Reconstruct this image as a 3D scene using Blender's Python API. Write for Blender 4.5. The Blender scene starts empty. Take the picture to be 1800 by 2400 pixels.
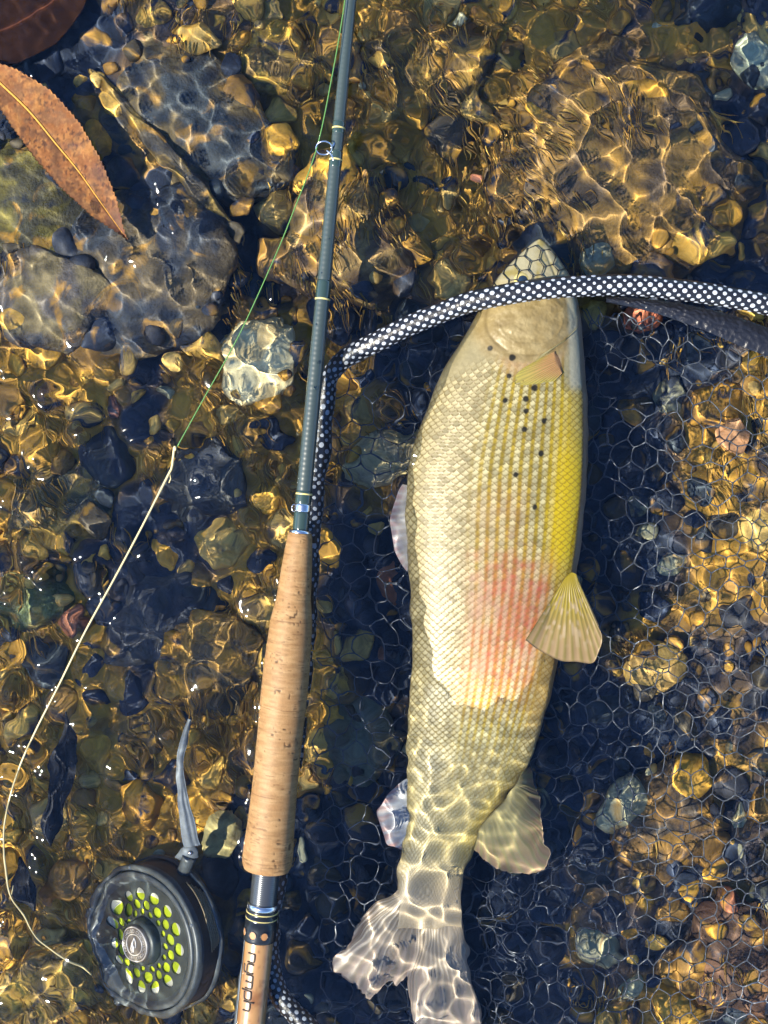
# Fly rod, reel, landing net and a freshly caught fish lying in a shallow clear stream, seen from above.
# 1 Blender unit = 1 centimetre.
import bpy, bmesh, math
import numpy as np
from mathutils import Vector, Matrix

sc = bpy.context.scene
COL = sc.collection
sc.unit_settings.system = 'METRIC'
sc.unit_settings.scale_length = 0.01
R = math.radians

# ------------------------------------------------------------------ camera
H = 70.0                      # camera height above the water, cm
S = 40.0                      # photograph pixels per cm at the water surface
cd = bpy.data.cameras.new('camera'); cam = bpy.data.objects.new('camera', cd); COL.objects.link(cam)
cam.location = (0, 0, H); cd.sensor_fit = 'VERTICAL'; cd.sensor_height = 24; cd.lens = 24 * H / 60.0
cd.clip_start = 0.5; cd.clip_end = 20000
sc.camera = cam

# ------------------------------------------------------------------ sky, sun, exposure
SUN_EL = R(47)
SUN_DIR = Vector((-0.93 * math.cos(SUN_EL), -0.37 * math.cos(SUN_EL), math.sin(SUN_EL)))
w = bpy.data.worlds.new('World'); sc.world = w; w.use_nodes = True
wn = w.node_tree
sky = wn.nodes.new('ShaderNodeTexSky'); sky.sky_type = 'NISHITA'; sky.sun_disc = False
sky.sun_elevation = SUN_EL; sky.sun_rotation = math.atan2(SUN_DIR.x, SUN_DIR.y)
sky.air_density = 1.0; sky.dust_density = 0.3; sky.ozone_density = 9.0
wn.nodes['Background'].inputs[1].default_value = 0.10
wn.links.new(sky.outputs[0], wn.nodes['Background'].inputs[0])
sd = bpy.data.lights.new('sun', 'SUN'); sd.energy = 5.0; sd.angle = R(0.53); sd.color = (1.0, 0.91, 0.74)
so = bpy.data.objects.new('sun', sd); COL.objects.link(so)
so.rotation_euler = SUN_DIR.to_track_quat('Z', 'Y').to_euler(); so.location = SUN_DIR * 300
sd.cycles.is_caustics_light = True
sc.view_settings.view_transform = 'Standard'; sc.view_settings.look = 'None'
sc.view_settings.exposure = 1.47; sc.view_settings.gamma = 1.0; sc.view_settings.use_curve_mapping = False
cy = sc.cycles
cy.caustics_refractive = True; cy.caustics_reflective = False
cy.sample_clamp_indirect = 40.0; cy.blur_glossy = 0.3
cy.max_bounces = 7; cy.diffuse_bounces = 2; cy.glossy_bounces = 3; cy.transmission_bounces = 5; cy.transparent_max_bounces = 6
cy.use_denoising = True
cy.use_adaptive_sampling = True; cy.adaptive_threshold = 0.03

# ------------------------------------------------------------------ helpers
def W(px, py, z=0.0):
    """world point that stands at photograph pixel (px,py) at height z (refraction lifts what is under water)"""
    z = np.asarray(z, float)
    f = (H - np.where(z < 0, z * 0.75, z)) / H
    return np.stack(np.broadcast_arrays((np.asarray(px, float) - 900) / S * f, (1200 - np.asarray(py, float)) / S * f, z), -1)

def ss(a, b, x):
    t = np.clip((np.asarray(x, float) - a) / (b - a), 0, 1); return t * t * (3 - 2 * t)

def _h(ix, iy, seed):
    n = (ix.astype(np.int64) * 374761393 + iy.astype(np.int64) * 668265263 + seed * 974634777) & 0xffffffff
    n = ((n ^ (n >> 13)) * 1274126177) & 0xffffffff
    return ((n ^ (n >> 16)) & 0xffff) / 65535.0

def vnoise(x, y, seed=0):
    x = np.asarray(x, float); y = np.asarray(y, float)
    ix = np.floor(x); iy = np.floor(y); fx = x - ix; fy = y - iy
    fx = fx * fx * (3 - 2 * fx); fy = fy * fy * (3 - 2 * fy)
    a = _h(ix, iy, seed); b = _h(ix + 1, iy, seed); c = _h(ix, iy + 1, seed); d = _h(ix + 1, iy + 1, seed)
    return (a * (1 - fx) + b * fx) * (1 - fy) + (c * (1 - fx) + d * fx) * fy

def fbm(x, y, seed=0, o=4):
    s = 0; a = 0.5; t = 0
    for k in range(o):
        s = s + a * vnoise(x * 2 ** k, y * 2 ** k, seed + k * 17); t += a; a *= 0.5
    return s / t

def mixc(a, b, t):
    t = np.asarray(t)[..., None]
    return np.asarray(a) * (1 - t) + np.asarray(b) * t

def mesh_data(name, V, F, mat=None, smooth=True, col=None):
    V = np.asarray(V, float).reshape(-1, 3)
    if isinstance(F, np.ndarray): F = [F]
    me = bpy.data.meshes.new(name)
    fl = []; st = []; tot = []; n = 0
    groups = {}
    for blk in F:
        if isinstance(blk, np.ndarray) and blk.ndim == 2:
            if len(blk) == 0: continue
            k = blk.shape[1]; fl.append(blk.ravel()); m = len(blk)
            st.append(n + np.arange(m) * k); tot.append(np.full(m, k)); n += m * k
        else:
            b = np.asarray(blk); fl.append(b); st.append(np.array([n])); tot.append(np.array([len(b)])); n += len(b)
    fl = np.concatenate(fl).astype(np.int32); st = np.concatenate(st).astype(np.int32); tot = np.concatenate(tot).astype(np.int32)
    me.vertices.add(len(V)); me.vertices.foreach_set('co', V.astype(np.float32).ravel())
    me.loops.add(len(fl)); me.loops.foreach_set('vertex_index', fl)
    me.polygons.add(len(st)); me.polygons.foreach_set('loop_start', st); me.polygons.foreach_set('loop_total', tot)
    me.update(calc_edges=True)
    if smooth: me.shade_smooth()
    if col is not None:
        c = np.asarray(col, float).reshape(-1, 3); a = me.color_attributes.new('Col', 'FLOAT_COLOR', 'POINT')
        a.data.foreach_set('color', np.concatenate([c, np.ones((len(c), 1))], 1).astype(np.float32).ravel())
    if mat: me.materials.append(mat)
    return me

def origin(o):
    v = Vector((0, 0, 0))
    while o: v += o.location; o = o.parent
    return np.array(v)

def obj(name, V, F, mat, parent=None, smooth=True, col=None, loc=None):
    """one mesh object; V in world coordinates"""
    base = origin(parent) if parent else np.zeros(3)
    o_loc = np.zeros(3) if loc is None else np.asarray(loc, float) - base
    me = mesh_data(name, np.asarray(V, float).reshape(-1, 3) - base - o_loc, F, mat, smooth, col)
    o = bpy.data.objects.new(name, me); COL.objects.link(o); o.parent = parent; o.location = o_loc
    return o

def tag(o, label=None, cat=None, group=None, kind=None):
    if label: o['label'] = label
    if cat: o['category'] = cat
    if group: o['group'] = group
    if kind: o['kind'] = kind
    return o

def thing(name, label, cat, loc, group=None):
    o = bpy.data.objects.new(name, None); COL.objects.link(o); o.location = loc
    o.empty_display_size = 1.0
    return tag(o, label, cat, group)

def gridf(ny, nx, wrap_x=False, wrap_y=False):
    i = np.arange(nx * ny).reshape(ny, nx)
    if wrap_x: i = np.concatenate([i, i[:, :1]], 1)
    if wrap_y: i = np.concatenate([i, i[:1]], 0)
    return np.stack([i[:-1, :-1], i[:-1, 1:], i[1:, 1:], i[1:, :-1]], -1).reshape(-1, 4)

def join(parts):
    Vs = []; Fs = []; n = 0
    for V, F in parts:
        V = np.asarray(V, float).reshape(-1, 3)
        if isinstance(F, np.ndarray): F = [F]
        for b in F: Fs.append(np.asarray(b) + n)
        Vs.append(V); n += len(V)
    return np.concatenate(Vs), Fs

def catmull(P, n):
    P = np.asarray(P, float); Q = np.concatenate([[2 * P[0] - P[1]], P, [2 * P[-1] - P[-2]]])
    seg = np.linalg.norm(np.diff(P, axis=0), axis=1); L = np.concatenate([[0], np.cumsum(seg)])
    s = np.linspace(0, L[-1], n); k = np.clip(np.searchsorted(L, s, 'right') - 1, 0, len(P) - 2)
    t = ((s - L[k]) / np.maximum(seg[k], 1e-9))[:, None]
    p0, p1, p2, p3 = Q[k], Q[k + 1], Q[k + 2], Q[k + 3]
    return 0.5 * (2 * p1 + (p2 - p0) * t + (2 * p0 - 5 * p1 + 4 * p2 - p3) * t * t + (3 * p1 - p0 - 3 * p2 + p3) * t ** 3)

def frames(P, up=(0, 0, 1)):
    T = np.gradient(P, axis=0); T /= np.linalg.norm(T, axis=1)[:, None]
    N = np.cross(T, np.asarray(up, float)); N /= np.maximum(np.linalg.norm(N, axis=1)[:, None], 1e-9)
    B = np.cross(N, T)
    return T, N, B

def tube(P, r, n=8, caps=True, up=(0, 0, 1)):
    P = np.asarray(P, float); r = np.broadcast_to(np.asarray(r, float), (len(P),))
    T, N, B = frames(P, up)
    a = np.arange(n) / n * 2 * math.pi
    V = P[:, None] + r[:, None, None] * (np.cos(a)[None, :, None] * N[:, None] + np.sin(a)[None, :, None] * B[:, None])
    F = [gridf(len(P), n, wrap_x=True)]
    if caps: F += [np.arange(n)[::-1], np.arange(n) + (len(P) - 1) * n]
    return V.reshape(-1, 3), F

def lathe(A, B, prof, n=32, caps=True):
    """surface of revolution about A->B; prof = (distance along, radius)"""
    A = np.asarray(A, float); B = np.asarray(B, float); d = B - A; d /= np.linalg.norm(d)
    s = np.cross(d, [0, 0, 1.0]); s /= np.linalg.norm(s); u = np.cross(s, d)
    prof = np.asarray(prof, float); a = np.arange(n) / n * 2 * math.pi
    V = A + prof[:, 0][:, None, None] * d + prof[:, 1][:, None, None] * (np.cos(a)[None, :, None] * s + np.sin(a)[None, :, None] * u)
    F = [gridf(len(prof), n, wrap_x=True)]
    if caps: F += [np.arange(n)[::-1], np.arange(n) + (len(prof) - 1) * n]
    return V.reshape(-1, 3), F

_ico = {}
def ico(sub):
    if sub not in _ico:
        bm = bmesh.new(); bmesh.ops.create_icosphere(bm, subdivisions=sub, radius=1)
        V = np.array([v.co[:] for v in bm.verts]); F = np.array([[v.index for v in f.verts] for f in bm.faces]); bm.free()
        _ico[sub] = (V, F)
    return _ico[sub]

def inpoly(x, y, P):
    P = np.asarray(P, float); c = np.zeros(np.shape(x), bool); j = len(P) - 1
    for i in range(len(P)):
        xi, yi = P[i]; xj, yj = P[j]
        k = ((yi > y) != (yj > y)) & (x < (xj - xi) * (y - yi) / (yj - yi + 1e-12) + xi)
        c ^= k; j = i
    return c

# ------------------------------------------------------------------ materials
def mat(name, color=(.5, .5, .5), rough=.5, metal=0.0, spec=.5, attr=False, objcol=False, noise=None, bump=None, translucent=0, transparent=0, coat=0, film=None):
    m = bpy.data.materials.new(name); m.use_nodes = True; nt = m.node_tree; N = nt.nodes; L = nt.links
    b = N['Principled BSDF']; b.inputs['Roughness'].default_value = rough; b.inputs['Metallic'].default_value = metal
    b.inputs['Specular IOR Level'].default_value = spec; b.inputs['Coat Weight'].default_value = coat; b.inputs['Coat Roughness'].default_value = .08
    tc = N.new('ShaderNodeTexCoord')
    if attr:
        a = N.new('ShaderNodeAttribute'); a.attribute_name = 'Col'; csock = a.outputs['Color']
    elif objcol:
        a = N.new('ShaderNodeObjectInfo'); csock = a.outputs['Color']
    else:
        a = N.new('ShaderNodeRGB'); a.outputs[0].default_value = (*color, 1); csock = a.outputs[0]
    if noise:
        scale, lo, hi, det = noise
        t = N.new('ShaderNodeTexNoise'); t.inputs['Scale'].default_value = scale; t.inputs['Detail'].default_value = det; t.inputs['Roughness'].default_value = .65
        L.new(tc.outputs['Object'], t.inputs['Vector'])
        r = N.new('ShaderNodeMapRange'); r.inputs['From Min'].default_value = .3; r.inputs['From Max'].default_value = .7
        r.inputs['To Min'].default_value = lo; r.inputs['To Max'].default_value = hi; L.new(t.outputs['Fac'], r.inputs['Value'])
        v = N.new('ShaderNodeVectorMath'); v.operation = 'SCALE'; L.new(csock, v.inputs[0]); L.new(r.outputs[0], v.inputs['Scale']); csock = v.outputs[0]
    if film:  # algae film; its navy part paints shadow blue into the stone colour
        ge = N.new('ShaderNodeNewGeometry'); t = N.new('ShaderNodeTexNoise'); t.inputs['Scale'].default_value = film[0]; t.inputs['Detail'].default_value = 6; t.inputs['Roughness'].default_value = .6; t.inputs['Distortion'].default_value = .8
        L.new(ge.outputs['Position'], t.inputs['Vector'])
        r = N.new('ShaderNodeMapRange'); r.inputs['From Min'].default_value = film[1]; r.inputs['From Max'].default_value = film[2]; L.new(t.outputs['Fac'], r.inputs['Value'])
        mx = N.new('ShaderNodeMix'); mx.data_type = 'RGBA'; L.new(r.outputs[0], mx.inputs['Factor']); mx.inputs['B'].default_value = (*film[3], 1); L.new(csock, mx.inputs['A']); csock = mx.outputs['Result']
        t2 = N.new('ShaderNodeTexNoise'); t2.inputs['Scale'].default_value = film[0] * .8; t2.inputs['Detail'].default_value = 7; t2.inputs['Distortion'].default_value = 1.2
        v2 = N.new('ShaderNodeVectorMath'); v2.operation = 'ADD'; v2.inputs[1].default_value = (31, 17, 5); L.new(ge.outputs['Position'], v2.inputs[0]); L.new(v2.outputs[0], t2.inputs['Vector'])
        r2 = N.new('ShaderNodeMapRange'); r2.inputs['From Min'].default_value = .56; r2.inputs['From Max'].default_value = .66; r2.inputs['To Max'].default_value = .75; L.new(t2.outputs['Fac'], r2.inputs['Value'])
        m2 = N.new('ShaderNodeMix'); m2.data_type = 'RGBA'; L.new(r2.outputs[0], m2.inputs['Factor']); m2.inputs['B'].default_value = (*film[4], 1); L.new(csock, m2.inputs['A']); csock = m2.outputs['Result']
    L.new(csock, b.inputs['Base Color'])
    if bump:
        scale, strength, dist = bump
        t = N.new('ShaderNodeTexNoise'); t.inputs['Scale'].default_value = scale; t.inputs['Detail'].default_value = 4
        L.new(tc.outputs['Object'], t.inputs['Vector'])
        k = N.new('ShaderNodeBump'); k.inputs['Strength'].default_value = strength; k.inputs['Distance'].default_value = dist
        L.new(t.outputs['Fac'], k.inputs['Height']); L.new(k.outputs[0], b.inputs['Normal'])
    out = N['Material Output']; sh = b.outputs[0]
    if translucent:
        t = N.new('ShaderNodeBsdfTranslucent'); L.new(csock, t.inputs['Color']); mx = N.new('ShaderNodeMixShader'); mx.inputs[0].default_value = translucent
        L.new(sh, mx.inputs[1]); L.new(t.outputs[0], mx.inputs[2]); sh = mx.outputs[0]
    if transparent:
        t = N.new('ShaderNodeBsdfTransparent'); mx = N.new('ShaderNodeMixShader'); mx.inputs[0].default_value = transparent
        L.new(sh, mx.inputs[1]); L.new(t.outputs[0], mx.inputs[2]); sh = mx.outputs[0]
    L.new(sh, out.inputs['Surface'])
    return m

M = {}
M['pebble'] = mat('pebble stone', objcol=True, rough=.75, noise=(2.2, .45, 1.5, 6), bump=(6, .6, .10), film=(.42, .53, .62, (.018, .026, .046), (.54, .285, .03)))
M['rock'] = mat('river rock', attr=True, rough=.75, noise=(1.8, .45, 1.55, 7), bump=(4, .8, .16), film=(.5, .55, .68, (.020, .026, .040), (.46, .24, .03)))
M['clean_rock'] = mat('clean river stone', attr=True, rough=.75, noise=(1.8, .55, 1.4, 7), bump=(4, .7, .14))
M['gravel'] = mat('gravel stone', attr=True, rough=.75, noise=(2.2, .5, 1.5, 6), bump=(6, .5, .08), film=(.42, .53, .62, (.018, .026, .046), (.54, .285, .03)))
M['algae'] = mat('golden algae', attr=True, rough=.6, translucent=.35)
M['bed'] = mat('stream bed silt', attr=True, rough=.9, noise=(.9, .5, 1.5, 6), bump=(3, .7, .15))
M['fish'] = mat('fish skin', attr=True, rough=.42, spec=.32, noise=(26, .86, 1.14, 3))
M['fin'] = mat('fin membrane', attr=True, rough=.38, translucent=.42)
M['pale_fin'] = mat('clear fin membrane', attr=True, rough=.35, translucent=.25, transparent=.3)
M['eye'] = mat('eye pupil', (.01, .02, .04), rough=.08)
M['iris'] = mat('eye iris', (.35, .30, .12), rough=.2)
M['blank'] = mat('dark green rod blank', (.030, .044, .043), rough=.34, coat=.5)
M['wrap'] = mat('glossy thread wrap', (.022, .040, .034), rough=.18, coat=.8)
M['gold'] = mat('gold trim thread', (.50, .42, .16), rough=.35)
M['steel'] = mat('bright wire', (.70, .70, .72), rough=.22, metal=1)
M['black_metal'] = mat('black anodised metal', (.030, .034, .040), rough=.26, metal=.6, noise=(3, .8, 1.2, 2))
M['thread_metal'] = mat('dark polished thread', (.10, .11, .12), rough=.28, metal=.7)
M['window'] = mat('wood seen through a window', (.30, .14, .05), rough=.6)
M['cork'] = mat('natural cork', attr=True, rough=.62, spec=.35, noise=(9, .88, 1.12, 5), bump=(14, .25, .03))
M['wood'] = mat('figured wood', attr=True, rough=.32, coat=.5)
M['ink'] = mat('engraved black lettering', (.025, .014, .008), rough=.6)
M['reel'] = mat('grey reel frame', (.075, .088, .095), rough=.4, metal=.2, noise=(2.5, .75, 1.3, 4))
M['reel_dark'] = mat('dark spool face', (.036, .048, .050), rough=.38, metal=.15, noise=(2, .75, 1.3, 4))
M['reel_side'] = mat('brown reel cage', (.040, .026, .016), rough=.45, noise=(2, .7, 1.3, 3))
M['foot'] = mat('bare grey metal foot', (.15, .175, .20), rough=.6, metal=.1, noise=(3, .8, 1.2, 3))
M['lime'] = mat('lime backing line', (.66, .78, .03), rough=.45)
M['white_line'] = mat('white running line', (.70, .70, .60), rough=.45)
M['pewter'] = mat('pewter medallion', (.18, .17, .16), rough=.4, metal=.6)
M['pewter_light'] = mat('raised polished pewter', (.62, .60, .58), rough=.35, metal=.4)
M['green_line'] = mat('green leader', (.08, .19, .05), rough=.3)
M['pale_line'] = mat('pale cream line', (.52, .44, .23), rough=.4)
M['dull_line'] = mat('dull tan line', (.22, .17, .09), rough=.5)
M['rubber'] = mat('black net sleeve', (.008, .009, .014), rough=.33, bump=(9, .5, .05))
M['dot'] = mat('painted glint dots', (.34, .37, .42), rough=.28)  # glints on the bumpy sleeve, painted as pale colour
M['strand'] = mat('clear grey net strand', (.075, .085, .105), rough=.3, spec=.45)
M['strand_painted_dark'] = mat('net strand painted dark', (.012, .013, .016), rough=.3)  # same mesh; its dark look against the lit snout is painted in
M['leaf'] = mat('dry leaf', attr=True, rough=.7, spec=.2, noise=(6, .8, 1.2, 4), bump=(5, .3, .05), translucent=.15)
M['wet_leaf_shape'] = mat('wet sunken leaf shape', attr=True, rough=.8, spec=.04, noise=(4, .7, 1.3, 5), bump=(3, .4, .06))
M['drop'] = mat('water drop', (.9, .95, .95), rough=.02)
M['drop'].node_tree.nodes['Principled BSDF'].inputs['Transmission Weight'].default_value = 1; M['drop'].node_tree.nodes['Principled BSDF'].inputs['IOR'].default_value = 1.33
wm = bpy.data.materials.new('clear stream water'); wm.use_nodes = True; n_ = wm.node_tree
n_.nodes.remove(n_.nodes['Principled BSDF'])
g_ = n_.nodes.new('ShaderNodeBsdfGlass'); g_.inputs['IOR'].default_value = 1.333; g_.inputs['Roughness'].default_value = 0.04
g_.inputs['Color'].default_value = (.96, .985, 1, 1)
n_.links.new(g_.outputs[0], n_.nodes['Material Output'].inputs[0]); M['water'] = wm

# ------------------------------------------------------------------ shape functions shared by several builders
# rod axis
ROD_TOP = W(828, -60, 1.3); ROD_MID = W(704, 1247, .75); ROD_END = W(578, 2500, -.15)
def rod_point(py):
    """a point on the rod's axis at photograph row py"""
    if py <= 1247:
        t = (py + 60) / 1307; return ROD_TOP * (1 - t) + ROD_MID * t
    t = (py - 1247) / 1253; return ROD_MID * (1 - t) + ROD_END * t

# fish outline, photograph pixels: row, left, right
FO = np.array([
 (561, 1262, 1268), (566, 1253, 1276), (576, 1241, 1286), (590, 1225, 1299), (612, 1202, 1313), (648, 1168, 1336), (690, 1146, 1349), (730, 1124, 1357), (765, 1104, 1361),
 (815, 1074, 1366), (858, 1045, 1369), (924, 1016, 1374), (1015, 980, 1377), (1090, 959, 1376), (1153, 953, 1373), (1200, 953, 1369),
 (1288, 956, 1358), (1370, 962, 1346), (1451, 967, 1330), (1560, 968, 1306), (1620, 963, 1293), (1681, 957, 1274), (1750, 954, 1253), (1817, 954, 1222),
 (1870, 956, 1182), (1925, 955, 1140), (1980, 949, 1112), (2040, 938, 1092), (2090, 930, 1085), (2143, 930, 1084), (2175, 934, 1080)], float)
_fy = np.arange(561, 2176, 2.0)
def _sm(a, k=9):
    p = np.concatenate([np.full(k, a[0]), a, np.full(k, a[-1])]); ker = np.hanning(2 * k + 1); ker /= ker.sum(); return np.convolve(p, ker, 'valid')
_bl = ss(561, 640, _fy)
_l = np.interp(_fy, FO[:, 0], FO[:, 1]); _r = np.interp(_fy, FO[:, 0], FO[:, 2])
FL = _l * (1 - _bl) + _sm(_l, 14) * _bl; FR = _r * (1 - _bl) + _sm(_r, 14) * _bl
FT = _sm(np.interp(_fy, [561, 570, 600, 650, 760, 1000, 1300, 1560, 1700, 1900, 2060, 2110, 2175], [.12, .3, .62, 1.05, 1.75, 2.3, 2.35, 2.0, 1.6, .95, .5, .24, .02]), 10)
FTOP = _sm(np.interp(_fy, [561, 600, 650, 760, 1000, 1300, 1450, 1560, 1640, 1750, 1900, 2060, 2175], [.15, .6, .95, 1.15, 1.35, 1.25, .95, .5, .1, -.65, -1.5, -2.2, -2.6]), 12)
FZC = FTOP - FT
def fish_v(px, py):
    l = np.interp(py, _fy, FL); r = np.interp(py, _fy, FR); return (px - l) / (r - l)
def fish_top(px, py):
    """height of the fish's upper surface at a photograph pixel, nan beside it"""
    v = fish_v(px, py); ok = (v > 0) & (v < 1) & (py > 561) & (py < 2175)
    c = np.clip(2 * v - 1, -1, 1)
    z = np.interp(py, _fy, FZC) + np.interp(py, _fy, FT) * np.abs(np.sqrt(1 - c * c)) ** .85
    return np.where(ok, z, np.nan)

# net rim centre line, photograph pixels and height
RIM = [(1900, 745, 1.7), (1800, 714, 1.75), (1684, 692, 1.8), (1582, 678, 1.85), (1481, 668, 1.9), (1369, 670, 1.85), (1273, 677, 1.8), (1176, 692, 1.6),
       (1108, 706, 1.3), (1052, 725, .95), (961, 762, .45), (895, 795, 0.05), (841, 822, -.45), (796, 852, -.9), (771, 884, -1.2), (762, 925, -1.4), (755, 985, -1.5),
       (748, 1045, -1.6), (741, 1105, -1.7), (734, 1165, -1.8), (727, 1260, -1.9), (718, 1400, -2.0), (700, 1600, -2.1), (672, 1850, -2.15), (645, 2060, -2.1), (630, 2190, -2.0),
       (632, 2252, -1.8), (643, 2300, -1.55), (664, 2345, -1.2), (700, 2385, -.9), (760, 2440, -.6), (860, 2500, -.4)]
RIM_R = .60

# bed heights: stream floor with a shallow rocky shelf at the upper left
def bed_z(x, y):
    px = x * S + 900; py = 1200 - y * S
    z = -6.6 + (fbm(x / 9, y / 9, 3) - .5) * 2.4 + (fbm(x / 2.0, y / 2.0, 7, 5) - .5) * 1.7
    shelf = (1 - ss(330, 620, px + (py - 300) * .25 + 90 * (vnoise(x / 4, y / 4, 5) - .5))) * (1 - ss(700, 1000, py))
    z = z + 3.4 * shelf
    z = z - 1.2 * ss(600, 760, px) * (1 - ss(900, 1020, px)) * ss(1700, 2000, py)
    return z

GOLD_AND_SHADE = np.array([
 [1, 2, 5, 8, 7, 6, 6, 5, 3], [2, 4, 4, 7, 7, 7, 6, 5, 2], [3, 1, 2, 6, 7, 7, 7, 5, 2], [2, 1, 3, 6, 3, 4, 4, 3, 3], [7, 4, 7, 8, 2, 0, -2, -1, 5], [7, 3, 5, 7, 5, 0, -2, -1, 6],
 [5, 2, 6, 7, 0, -2, -2, -1, 5], [6, 2, 6, 7, 0, -2, -2, 5, 4], [8, 4, 7, 8, 3, -2, -2, 1, 3], [9, 7, 7, 4, 1, -2, -2, 3, 4], [9, 5, 3, -3, -3, -3, 0, 4, 4], [10, 9, 4, -3, -3, -3, 2, 5, 4]], float) / 9  # negative cells put shade beside fish and grip into the bed colours
def gold_shade_at(px, py):
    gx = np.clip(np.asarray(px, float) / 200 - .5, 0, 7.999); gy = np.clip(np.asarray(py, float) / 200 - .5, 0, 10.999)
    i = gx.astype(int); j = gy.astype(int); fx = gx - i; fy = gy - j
    return (GOLD_AND_SHADE[j, i] * (1 - fx) + GOLD_AND_SHADE[j, i + 1] * fx) * (1 - fy) + (GOLD_AND_SHADE[j + 1, i] * (1 - fx) + GOLD_AND_SHADE[j + 1, i + 1] * fx) * fy

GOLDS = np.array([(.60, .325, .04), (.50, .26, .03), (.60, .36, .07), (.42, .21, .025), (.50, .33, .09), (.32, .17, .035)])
SLATE_AND_SHADE = np.array([(.020, .030, .056), (.034, .036, .046), (.016, .026, .052), (.055, .044, .026), (.026, .038, .050)])  # slate tones, kept navy to paint shadow blue into the stones

# ------------------------------------------------------------------ stream bed
def axis_coords(half, step, far):
    a = list(np.arange(0, half + 1e-6, step)); d = step
    while a[-1] < far: d *= 1.22; a.append(a[-1] + d)
    a = np.array(a); return np.concatenate([-a[:0:-1], a])
bx = axis_coords(32, .22, 4000); by = axis_coords(40, .22, 4000)
BX, BY = np.meshgrid(bx, by); BZ = bed_z(BX, BY)
g = gold_shade_at(BX * S + 900, 1200 - BY * S) + (fbm(BX / 3, BY / 3, 21) - .5) * .9
bc = mixc((.018, .027, .048), (.42, .225, .03), ss(.3, .7, g))  # navy end paints shade into the silt colour
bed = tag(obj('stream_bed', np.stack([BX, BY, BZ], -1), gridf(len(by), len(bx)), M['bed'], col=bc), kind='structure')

rng = np.random.default_rng(11)
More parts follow.
